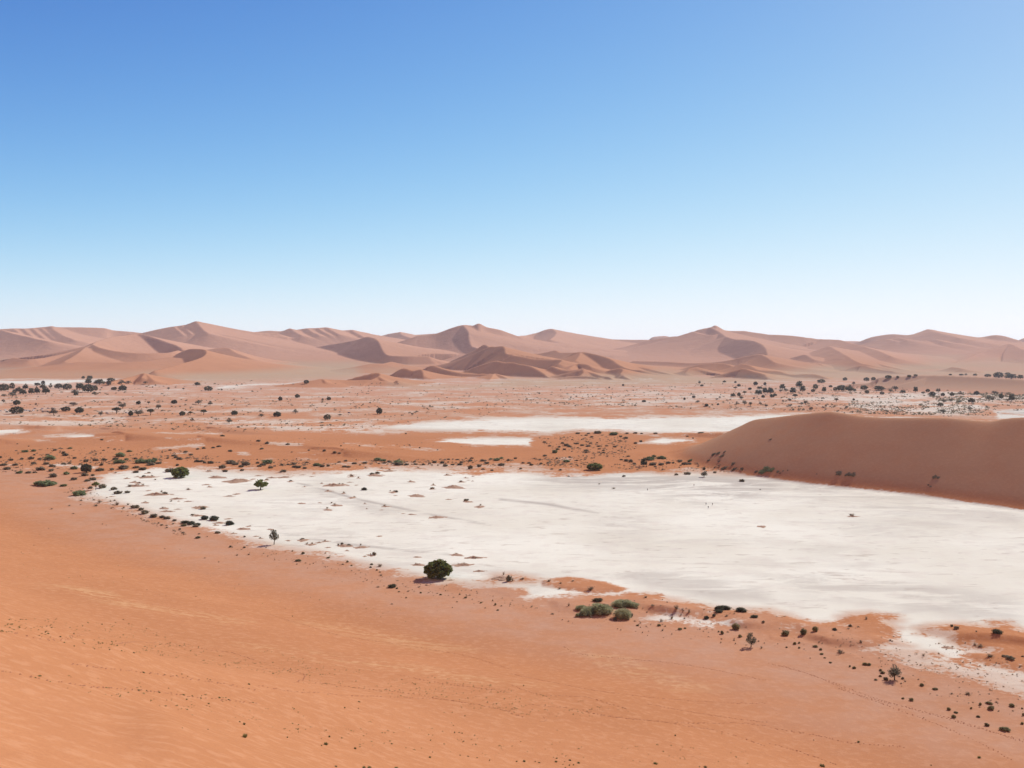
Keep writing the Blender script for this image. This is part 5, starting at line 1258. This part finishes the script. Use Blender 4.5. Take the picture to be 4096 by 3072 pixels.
plain_spots = []
for n, poly, wr, cl, sd in [(620, [(0, 1585), (900, 1580), (1500, 1590), (2048, 1580), (2048, 1640), (0, 1650)], (1.2, 5), .35, 11),
                            (520, [(600, 1640), (1500, 1650), (2048, 1640), (2000, 1660), (1500, 1712), (1000, 1730), (0, 1700), (0, 1660)], (1.0, 4.5), .4, 12),
                            (900, [(2048, 1545), (2600, 1538), (3072, 1530), (3072, 1640), (2400, 1630), (2048, 1620)], (1.2, 5), .35, 13),
                            (900, [(3072, 1540), (3500, 1545), (4096, 1580), (4096, 1640), (3900, 1670), (3400, 1655), (3072, 1640)], (1.5, 6), .36, 14),
                            (950, [(3350, 1610), (3600, 1600), (3850, 1610), (3950, 1650), (3700, 1662), (3450, 1655)], (1.2, 4), .2, 15),
                            (650, [(3700, 1575), (4096, 1570), (4096, 1600), (3750, 1605)], (2, 6), .2, 16),
                            (160, [(0, 1530), (1240, 1520), (1240, 1575), (0, 1590)], (2, 7), .3, 17),
                            (120, [(1300, 1530), (2048, 1530), (2048, 1585), (1300, 1590)], (1.5, 5), .3, 18)]:
    plain_spots += scatter(n, poly, wr, (.4, .8), cl, sd)
scatter_mesh('low_scrub', 'countless small dark scrub plants dotted over the far plain', M_DARK, plain_spots, 7)
band_spots = []
for n, poly, wr, cl, sd in [(620, [(0, 1800), (400, 1790), (700, 1800), (900, 1830), (1024, 1850), (700, 1850), (400, 1862), (200, 1890), (0, 1890)], (.6, 3), .3, 21),
                            (760, [(700, 1830), (1024, 1838), (1500, 1840), (2100, 1835), (2350, 1825), (2330, 1860), (2000, 1868), (1500, 1858), (1024, 1870)], (.6, 2.8), .3, 22),
                            (520, [(2150, 1750), (2500, 1735), (2560, 1790), (2450, 1830), (2200, 1800)], (.6, 2.6), .3, 23),
                            (440, [(2350, 1800), (2800, 1850), (3020, 1880), (2900, 1890), (2500, 1880), (2100, 1860)], (.5, 2.6), .3, 24),
                            (120, [(1000, 1745), (1700, 1770), (2000, 1800), (1400, 1800), (1000, 1810)], (.5, 1.8), .4, 25),
                            (160, [(300, 1940), (420, 1985), (560, 2060), (800, 2150), (700, 2140), (480, 2050), (250, 1970)], (.4, 1.8), .3, 26)]:
    band_spots += scatter(n, poly, wr, (.4, .7), cl, sd)
scatter_mesh('shrub_litter', 'countless small dry plants between the shrubs along the far pan edge', M_DRY, band_spots, 7, seed=5)
near_spots = []
for n, poly, wr, cl, sd in [(260, [(800, 2150), (1100, 2190), (1500, 2290), (1950, 2370), (2200, 2440), (1900, 2420), (1500, 2340), (1000, 2220)], (.25, 1.0), .3, 31),
                            (420, [(2150, 2440), (2500, 2400), (3000, 2440), (3500, 2520), (4096, 2640), (4096, 2760), (3700, 2690), (3200, 2600), (2700, 2560), (2300, 2500)], (.2, .9), .35, 32),
                            (160, [(3500, 2600), (4096, 2700), (4096, 2880), (3800, 2800), (3500, 2720)], (.2, .8), .3, 33)]:
    near_spots += scatter(n, poly, wr, (.4, .8), cl, sd)
scatter_mesh('dry_litter', 'countless dry sprigs on the sand along the near pan edge', M_DRY, near_spots, 6, seed=6)
slope_spots = []
for n, poly, wr, cl, sd in [(420, [(30, 2480), (300, 2470), (560, 2500), (700, 2560), (1000, 2640), (1300, 2700), (1100, 2700), (700, 2640), (300, 2580), (0, 2530)], (.18, .5), .42, 41),
                            (600, [(1024, 2590), (1300, 2650), (1700, 2700), (2100, 2760), (2600, 2850), (2300, 2880), (1900, 2840), (1500, 2770), (1100, 2720)], (.16, .45), .42, 42),
                            (260, [(0, 2660), (500, 2720), (1024, 2810), (2048, 2960), (3000, 2990), (3000, 3072), (1500, 3000), (600, 2830), (0, 2700)], (.16, .5), .5, 43),
                            (300, [(0, 2100), (700, 2200), (1500, 2330), (2048, 2450), (1500, 2500), (700, 2400), (0, 2300)], (.15, .5), .5, 44)]:
    slope_spots += scatter(n, poly, wr, (.4, .9), cl, sd)
scatter_mesh('slope_sprigs', 'countless tiny sprigs on the orange dune slope', M_TUFT, slope_spots, 5, seed=8)

# ------------------------------------------------------------------ footprints: little rims of pushed-up sand in long trails
M_FOOT, _nt, _b = new_mat('trodden_sand')
_g = NB(_nt)
_p = _g.n('ShaderNodeNewGeometry').outputs['Position']
_c = _g.mix(_g.ramp(_g.noise(_p, 2.0, 2), .35, .7), (.47, .215, .112), (.42, .19, .10))
_g.l(_c, _b.inputs['Base Color'])
def footprints():
    rng = random.Random(5)
    Z = lambda x0, pts: [(x0 + a / 2.16, 2400 + b / 2.16) for a, b in pts]
    trails = [Z(2048, [(0, 740), (250, 820), (600, 835), (800, 885), (1000, 940)]), Z(2048, [(130, 900), (500, 935), (900, 1010), (1300, 1050), (1900, 1062), (2212, 1085)]), Z(2048, [(620, 962), (880, 1012), (1500, 1085), (1850, 1150), (2212, 1270)]),
              Z(2048, [(0, 980), (130, 1020), (200, 1045), (285, 1047), (260, 1010)]), Z(2048, [(1180, 900), (1500, 960), (1900, 1020), (2212, 1060)]), 
              Z(3072, [(0, 545), (400, 655), (800, 825), (1300, 950), (1700, 1060), (2212, 1230)]), Z(3072, [(100, 560), (500, 690), (900, 840), (1400, 985), (1900, 1130), (2212, 1210)]), Z(3072, [(0, 1100), (400, 1165), (700, 1232), (1200, 1272)]), Z(3072, [(0, 1235), (300, 1320), (600, 1425)]),
              Z(3072, [(600, 760), (1000, 900), (1500, 1090), (1900, 1270), (2100, 1380)]), Z(1024, [(0, 600), (200, 590), (400, 640), (410, 680), (340, 715)]), Z(1024, [(500, 712), (900, 762), (1300, 805), (1700, 872), (2212, 965)]), Z(1024, [(0, 735), (400, 800), (900, 830), (1500, 850), (1900, 905)]),
              Z(0, [(0, 610), (700, 740), (1400, 800), (2212, 890)]), Z(0, [(600, 550), (1200, 620), (1900, 720), (2212, 780)]), Z(0, [(100, 280), (600, 330), (1200, 360), (1900, 440), (2212, 520)]), Z(1024, [(1200, 640), (1600, 720), (2212, 800)]),
              Z(2048, [(0, 640), (400, 720), (700, 780), (1100, 830), (1700, 880), (2212, 890)]), Z(2048, [(450, 400), (560, 460), (900, 500), (1500, 560), (2212, 700)]), Z(1024, [(100, 120), (400, 210), (700, 300), (1200, 380), (1800, 480), (2212, 600)])]
    V = []; F = []
    for tr in trails:
        w = [ground_z(*p) for p in tr]
        w = [Vector(p[:2]) for p in w if p]
        c = catmull([(p.x, p.y) for p in w], 6) if len(w) > 2 else np.array([(p.x, p.y) for p in w])
        for i in range(len(c) - 1):
            a, b = c[i], c[i + 1]; L = math.hypot(*(b - a)); d = (b - a) / (L + 1e-6); nrm = np.array([-d[1], d[0]])
            k = rng.uniform(0, .8); side = 1
            while k < L:
                side = -side
                p = a + d * k + nrm * (side * .16 + rng.uniform(-.25, .25))
                z = surf(p[0], p[1])
                i0 = len(V); n = 6; R = rng.uniform(.13, .24); hh = rng.uniform(.05, .10)
                for q_ in range(n):
                    t = 2 * math.pi * q_ / n
                    e = d * math.cos(t) * R * 1.3 + nrm * math.sin(t) * R * .8
                    V.append((p[0] + e[0], p[1] + e[1], z - .03))
                for q_ in range(n):
                    t = 2 * math.pi * q_ / n
                    e = d * math.cos(t) * R * .8 + nrm * math.sin(t) * R * .5
                    V.append((p[0] + e[0], p[1] + e[1], z + hh))
                V.append((p[0], p[1], z + .012))
                for q_ in range(n):
                    r_ = (q_ + 1) % n
                    F.append((i0 + q_, i0 + r_, i0 + n + r_, i0 + n + q_)); F.append((i0 + n + q_, i0 + n + r_, i0 + 2 * n))
                k += rng.uniform(.55, 1.3)
    me = bpy.data.meshes.new('footprints'); me.from_pydata(V, [], F); me.materials.append(M_FOOT); me.update()
    o = link(bpy.data.objects.new('footprints', me)); o['kind'] = 'stuff'; o['label'] = 'countless footprints in long trails across the orange dune slope'
    print('footprints', len(F))
footprints()

# ------------------------------------------------------------------ people
def flat_mat(name, col, rough=.8, metal=0.0):
    m, nt, b = new_mat(name)
    g = NB(nt); pos = g.n('ShaderNodeTexCoord').outputs['Object']
    c = g.mix(g.ramp(g.noise(pos, 3.0, 2), .3, .7), col, tuple(v * .85 for v in col))
    g.l(c, b.inputs['Base Color']); b.inputs['Roughness'].default_value = rough; b.inputs['Metallic'].default_value = metal
    if metal or rough < .5: b.inputs['Specular IOR Level'].default_value = .5
    return m
M_SKIN = flat_mat('skin', (.35, .20, .14)); M_HAIR = flat_mat('hair', (.03, .022, .018))
M_CLOTH = {k: flat_mat(k + '_cloth', v) for k, v in {'black': (.02, .02, .022), 'navy': (.03, .04, .08), 'red': (.30, .05, .04), 'khaki': (.22, .17, .10), 'white': (.65, .65, .63), 'grey': (.14, .14, .15)}.items()}

def person_mesh(stride):
    """One continuous body grown from a skeleton, walking or standing."""
    bm_v = {'pelvis': (0, 0, .95), 'chest': (0, .02, 1.30), 'neck': (0, .03, 1.47), 'head': (0, .05, 1.58), 'crown': (0, .04, 1.72)}
    s = stride
    j = [(0, 0, .95), (0, .02, 1.12), (0, .02, 1.32), (0, .03, 1.46), (0, .05, 1.56), (0, .05, 1.70),
         (-.10, 0, .90), (-.11, s * .22, .50), (-.11, s * .20, .09), (-.11, s * .20 + .13, .04),
         (.10, 0, .90), (.11, -s * .10, .50), (.11, -s * .34, .11), (.11, -s * .34 + .13, .04),
         (-.19, .02, 1.40), (-.24, -s * .10, 1.13), (-.24, s * -.05 + .06, .90), (-.24, -s * .05 + .09, .80),
         (.19, .02, 1.40), (.24, s * .12, 1.13), (.24, s * .22 + .06, .92), (.24, s * .22 + .09, .82)]
    e = [(0, 1), (1, 2), (2, 3), (3, 4), (4, 5), (0, 6), (6, 7), (7, 8), (8, 9), (0, 10), (10, 11), (11, 12), (12, 13), (2, 14), (14, 15), (15, 16), (16, 17), (2, 18), (18, 19), (19, 20), (20, 21)]
    rad = [.15, .14, .16, .06, .10, .09, .10, .065, .05, .045, .10, .065, .05, .045, .075, .055, .045, .04, .075, .055, .045, .04]
    me = bpy.data.meshes.new('body_cage'); me.from_pydata(j, e, [])
    ob = bpy.data.objects.new('body_cage', me); COL.objects.link(ob)
    md = ob.modifiers.new('skin', 'SKIN'); ob.modifiers.new('sub', 'SUBSURF').levels = 1
    if not me.skin_vertices:
        bm = bmesh.new(); bm.from_mesh(me); bm.verts.layers.skin.verify(); bm.to_mesh(me); bm.free()
    for i, r in enumerate(rad):
        me.skin_vertices[0].data[i].radius = (r, r * (.75 if i in (0, 1, 2) else 1))
        me.skin_vertices[0].data[i].use_root = (i == 0)
    dg = bpy.context.evaluated_depsgraph_get()
    out = bpy.data.meshes.new_from_object(ob.evaluated_get(dg))
    bpy.data.objects.remove(ob)
    out.name = 'person_body'
    return out
BODY = [person_mesh(1.0), person_mesh(.15)]
def place_person(px, py, pose, shirt, trousers, label, heading, hat=None):
    g = ground_z(px, py)
    if g is None: return
    me = BODY[pose].copy()
    me.materials.clear()
    for m in (M_CLOTH[trousers], M_CLOTH[shirt], M_SKIN, M_HAIR): me.materials.append(m)
    for p in me.polygons:
        c = p.center
        p.material_index = 3 if (c.z > 1.63 or (c.z > 1.56 and c.y < .02)) else 2 if c.z > 1.45 or (abs(c.x) > .19 and c.z < 1.1) else 1 if c.z > .98 else 0
        p.use_smooth = True
    o = link(bpy.data.objects.new('person', me))
    o.location = (g[0], g[1], g[2]); o.rotation_euler = (0, 0, heading)
    o['category'] = 'person'; o['label'] = label; o['group'] = 'people walking on the pan'
    return o
place_person(2590, 1963, 0, 'black', 'black', 'person in black walking alone on the clay, left of the small grey ball tree', 2.6)
place_person(2776, 1945, 0, 'red', 'black', 'person in a dark red top walking on grey mud below the small grey ball tree', 3.0)
place_person(2824, 2020, 0, 'navy', 'black', 'person in dark clothes, left of the three walking together on the white clay', 2.9)
place_person(2850, 2022, 0, 'grey', 'khaki', 'person in grey, right of the three walking together on the white clay', 3.1)
place_person(2833, 2034, 0, 'black', 'navy', 'person in black, nearest of the three walking together on the white clay', 2.8)
place_person(13, 1690, 1, 'navy', 'black', 'person in navy, left of three standing below the parked cars', .4)
place_person(18, 1689, 1, 'black', 'black', 'person in black, middle of three standing below the parked cars', 2.)
place_person(23, 1689, 1, 'grey', 'navy', 'person in grey, right of three standing below the parked cars', 4.)
place_person(332, 1689, 0, 'navy', 'khaki', 'lone person walking on the pale flats right of the parked cars', 2.)
place_person(52, 1736, 0, 'black', 'navy', 'person in black, left of three crossing the small clay patch', 1.6)
place_person(56, 1736, 0, 'grey', 'black', 'person in grey, middle of three crossing the small clay patch', 1.6)
place_person(61, 1736, 0, 'navy', 'black', 'person in navy, right of three crossing the small clay patch', 1.6)
place_person(225, 1822, 0, 'white', 'khaki', 'person in white, left of two among the shrubs at far left', 2.6)
place_person(231, 1823, 0, 'white', 'grey', 'person in white, right of two among the shrubs at far left', 2.6)
place_person(235, 1858, 1, 'black', 'black', 'person in black standing on the pale path among shrubs at left', 3.)

# ------------------------------------------------------------------ parked cars
M_GLASS = flat_mat('car_glass', (.02, .025, .03), .12); M_TYRE = flat_mat('tyre_rubber', (.02, .02, .02)); M_RIM = flat_mat('wheel_rim', (.45, .45, .46), .35, .8); M_LAMP = flat_mat('lamp_glass', (.75, .75, .72), .15)
PAINT = {k: flat_mat(k + '_paint', v, .3) for k, v in {'white': (.78, .78, .77), 'silver': (.42, .43, .44), 'dark': (.05, .052, .058), 'blue': (.05, .07, .16), 'green': (.05, .06, .045)}.items()}
def prism(name, prof, half, mat, taper=None, bevel=.06):
    bm = bmesh.new()
    a = [bm.verts.new((x, -half * (taper(z) if taper else 1), z)) for x, z in prof]; b = [bm.verts.new((x, half * (taper(z) if taper else 1), z)) for x, z in prof]
    n = len(prof)
    bm.faces.new(a[::-1]); bm.faces.new(b)
    for i in range(n):
        bm.faces.new((a[i], a[(i + 1) % n], b[(i + 1) % n], b[i]))
    bmesh.ops.recalc_face_normals(bm, faces=bm.faces[:])
    if bevel: bmesh.ops.bevel(bm, geom=bm.edges[:], offset=bevel, segments=2, affect='EDGES', clamp_overlap=True)
    me = bpy.data.meshes.new(name); bm.to_mesh(me); bm.free(); me.materials.append(mat)
    return me
def wheel_mesh(r, w, mat, name, inner=0):
    bm = bmesh.new()
    bmesh.ops.create_cone(bm, cap_ends=True, segments=18, radius1=r, radius2=r, depth=w, matrix=Matrix.Rotation(math.pi / 2, 4, 'X'))
    bmesh.ops.bevel(bm, geom=[e for e in bm.edges if len(e.link_faces) == 2 and e.calc_face_angle(0) > 1], offset=.03, segments=1, affect='EDGES')
    me = bpy.data.meshes.new(name); bm.to_mesh(me); bm.free(); me.materials.append(mat)
    return me
TP = lambda z: 1.0 if z < 1.08 else 1.0 - (z - 1.08) * .22
car_body_prof = [(-2.25, .42), (-2.28, .95), (-2.20, 1.08), (-2.08, 1.72), (-1.9, 1.80), (.35, 1.80), (.52, 1.74), (1.05, 1.12), (2.05, 1.02), (2.25, .90), (2.25, .45), (1.9, .36), (-1.9, .36)]
WIN_SIDE = [[(-1.98, 1.14), (-1.90, 1.66), (-1.15, 1.66), (-1.15, 1.14)], [(-1.07, 1.14), (-1.07, 1.66), (-.30, 1.66), (-.30, 1.14)], [(-.22, 1.14), (-.22, 1.66), (.40, 1.66), (.82, 1.14)]]
def car_parts():
    out = []
    for w_ in WIN_SIDE:
        bm = bmesh.new()
        for sgn in (1, -1):
            vs = [bm.verts.new((x, sgn * (.90 * TP(z) + .012), z)) for x, z in w_]
            bm.faces.new(vs if sgn < 0 else vs[::-1])
        me = bpy.data.meshes.new('side_window'); bm.to_mesh(me); bm.free(); me.materials.append(M_GLASS); out.append(me)
    for pts, nm in (([(.60, 1.70), (1.02, 1.17)], 'windscreen'), ([(-2.10, 1.68), (-2.215, 1.14)], 'rear_window')):
        bm = bmesh.new(); (xa, za), (xb, zb) = pts
        off = .05 if nm == 'windscreen' else -.03
        vs = [bm.verts.new(p) for p in ((xa + off, -.68, za), (xa + off, .68, za), (xb + off, .76, zb), (xb + off, -.76, zb))]
        bm.faces.new(vs)
        me = bpy.data.meshes.new(nm); bm.to_mesh(me); bm.free(); me.materials.append(M_GLASS); out.append(me)
    return out
CAR_BODY = {k: prism('body', car_body_prof, .90, PAINT[k], TP, .05) for k in PAINT}
CAR_GLASS = car_parts(); W_TYRE = wheel_mesh(.38, .24, M_TYRE, 'tyre'); W_RIM = wheel_mesh(.23, .26, M_RIM, 'rim')
LAMP = prism('headlight', [(-.02, -.08), (-.02, .08), (.03, .08), (.03, -.08)], .16, M_LAMP, None, .01)
def place_car(px, py, paint, heading, label):
    g = ground_z(px, py)
    if g is None: return
    r = bpy.data.objects.new('parked_car', None); link(r)
    r.location = (g[0], g[1], g[2]); r.rotation_euler = (0, 0, heading)
    r['category'] = 'car'; r['label'] = label; r['group'] = 'cars parked under the trees'
    link(bpy.data.objects.new('body', CAR_BODY[paint]), r)
    for me in CAR_GLASS: link(bpy.data.objects.new(me.name.split('.')[0], me), r)
    for sx in (-1.4, 1.4):
        for sy in (-.82, .82):
            t = link(bpy.data.objects.new('wheel', W_TYRE), r); t.location = (sx, sy, .38)
            link(bpy.data.objects.new('rim', W_RIM), t)
    for sy in (-.62, .62):
        h = link(bpy.data.objects.new('headlight', LAMP), r); h.location = (2.25, sy, .80)
for (zx, zy, paint, hd, lab) in [(3, 357, 'white', .3, 'white car cut by the left edge of the picture'), (47, 350, 'white', 1.2, 'white car just left of the big dark tree by the car park'), (62, 366, 'dark', .1, 'dark car in front of the white one, left of the big dark tree'),
                                 (219, 353, 'white', .9, 'white car nearest the right side of the big dark tree'), (243, 353, 'white', 1.1, 'second white car right of the big dark tree'), (262, 360, 'green', .6, 'dark green car at the front of the row right of the big tree'), (303, 337, 'silver', .2, 'silver car at the back of the row between two trees'), (289, 352, 'white', 1.4, 'white car parked below the silver one between two trees'),
                                 (366, 337, 'white', .4, 'white car at the back above the dark truck'), (358, 350, 'white', .1, 'white car just behind the dark truck'), (418, 335, 'silver', .5, 'silver car behind the sparse grey tree'), (452, 335, 'dark', .2, 'dark car behind the sparse grey tree'), (533, 337, 'green', .3, 'dark green car beside the right-hand dark tree'),
                                 (925, 376, 'silver', .15, 'silver car left of the domed tree on the plain'), (1092, 373, 'white', .2, 'white car right of the domed tree on the plain'), (70, 187, 'white', .3, 'small white car under the far dark trees at left')]:
    place_car(zx / 2.16, 1480 + zy / 2.16, paint, hd, lab)
place_car(1024 + 805 / 2.16, 1480 + 374 / 2.16, 'blue', .2, 'blue car alone on the plain left of the lone umbrella tree')
def place_truck(px, py):
    g = ground_z(px, py)
    r = bpy.data.objects.new('truck', None); link(r); r.location = g[:3]; r.rotation_euler = (0, 0, .05)
    r['category'] = 'truck'; r['label'] = 'long dark open-sided truck parked in front of the white cars'
    link(bpy.data.objects.new('cab', prism('cab', [(3.4, .5), (3.4, 2.3), (4.6, 2.3), (5.1, 1.5), (5.5, 1.4), (5.5, .5)], 1.1, PAINT['green'], None, .05)), r)
    link(bpy.data.objects.new('load_bed', prism('load_bed', [(-5.2, .8), (-5.2, 1.6), (3.2, 1.6), (3.2, .8)], 1.15, PAINT['dark'], None, .04)), r)
    link(bpy.data.objects.new('canopy_roof', prism('canopy_roof', [(-5.2, 2.7), (-5.2, 2.85), (3.3, 2.85), (3.3, 2.7)], 1.2, PAINT['dark'], None, .03)), r)
    for k in range(5):
        for sy in (-1.1, 1.1):
            p = link(bpy.data.objects.new('post', prism('post', [(-.05, 1.5), (-.05, 2.75), (.05, 2.75), (.05, 1.5)], .05, PAINT['dark'], None, .01)), r); p.location = (-5.0 + 2.0 * k, sy, 0)
    for sx in (-3.8, -2.7, 4.2):
        for sy in (-1.0, 1.0):
            t = link(bpy.data.objects.new('wheel', W_TYRE), r); t.location = (sx, sy, .48); t.scale = (1.3, 1.2, 1.3)
            link(bpy.data.objects.new('rim', W_RIM), t)
place_truck(180, 1649)

# ------------------------------------------------------------------ labels: say which one
def finish_labels():
    groups = {}
    for o, px, py, stem, grp in PLACED:
        groups.setdefault(stem + ' ' + where(px, py), []).append((px, py, o, grp))
    ords = ['first', 'second', 'third', 'fourth', 'fifth', 'sixth', 'seventh', 'eighth', 'ninth', 'tenth', 'eleventh', 'twelfth']
    def give(lab, mem, tail=''):
        mem.sort(key=lambda m: m[0])
        for i, (px, py, o, grp) in enumerate(mem):
            o['group'] = grp
            if len(mem) == 1: o['label'] = lab + tail
            elif len(mem) == 2: o['label'] = lab + (', left one' if i == 0 else ', right one') + tail
            else: o['label'] = lab + ', ' + ords[i] + ' from left' + tail
    for lab, mem in groups.items():
        if len(mem) <= 8:
            give(lab, mem)
        else:
            mem.sort(key=lambda m: m[1])
            n = -(-len(mem) // 10) if len(mem) > 16 else 2
            names = {2: [' in far row', ' in near row'], 3: [' in far row', ' in middle row', ' in near row'], 4: [' in farthest row', ' in second row', ' in third row', ' in nearest row']}[min(n, 4)]
            k = -(-len(mem) // len(names))
            for i, nm in enumerate(names):
                give(lab, mem[i * k:(i + 1) * k], nm)
    for o, *_ in PLACED:
        w = o['label'].replace('mid-sized ', 'medium ').split()
        if len(w) > 16:
            w = [t for t in w if t not in ('one', 'small', 'brown-green', 'of', 'grass', 'the')]
        o['label'] = ' '.join(w)
finish_labels()

# ------------------------------------------------------------------ haze
def build_haze():
    bm = bmesh.new()
    bmesh.ops.create_cube(bm, size=1.0)
    x0, x1, y0, y1, z0, z1 = -15000, 15000, -15000, 15000, -3, 290
    for v in bm.verts:
        v.co = (x0 if v.co.x < 0 else x1, y0 if v.co.y < 0 else y1, z0 if v.co.z < 0 else z1)
    me = bpy.data.meshes.new('haze'); bm.to_mesh(me); bm.free()
    m = bpy.data.materials.new('haze_air'); m.use_nodes = True
    nt = m.node_tree; nt.nodes.clear()
    out = nt.nodes.new('ShaderNodeOutputMaterial')
    v = nt.nodes.new('ShaderNodeVolumePrincipled')
    v.inputs['Color'].default_value = (.86, .90, 1.0, 1)
    v.inputs['Density'].default_value = 2.7e-5
    v.inputs['Anisotropy'].default_value = 0.25
    nt.links.new(v.outputs[0], out.inputs['Volume'])
    me.materials.append(m)
    o = bpy.data.objects.new('haze', me); COL.objects.link(o)
    o['kind'] = 'stuff'; o['label'] = 'thin pale haze over the far dunes'
build_haze()
print('script done', round(time.time() - T0, 1))
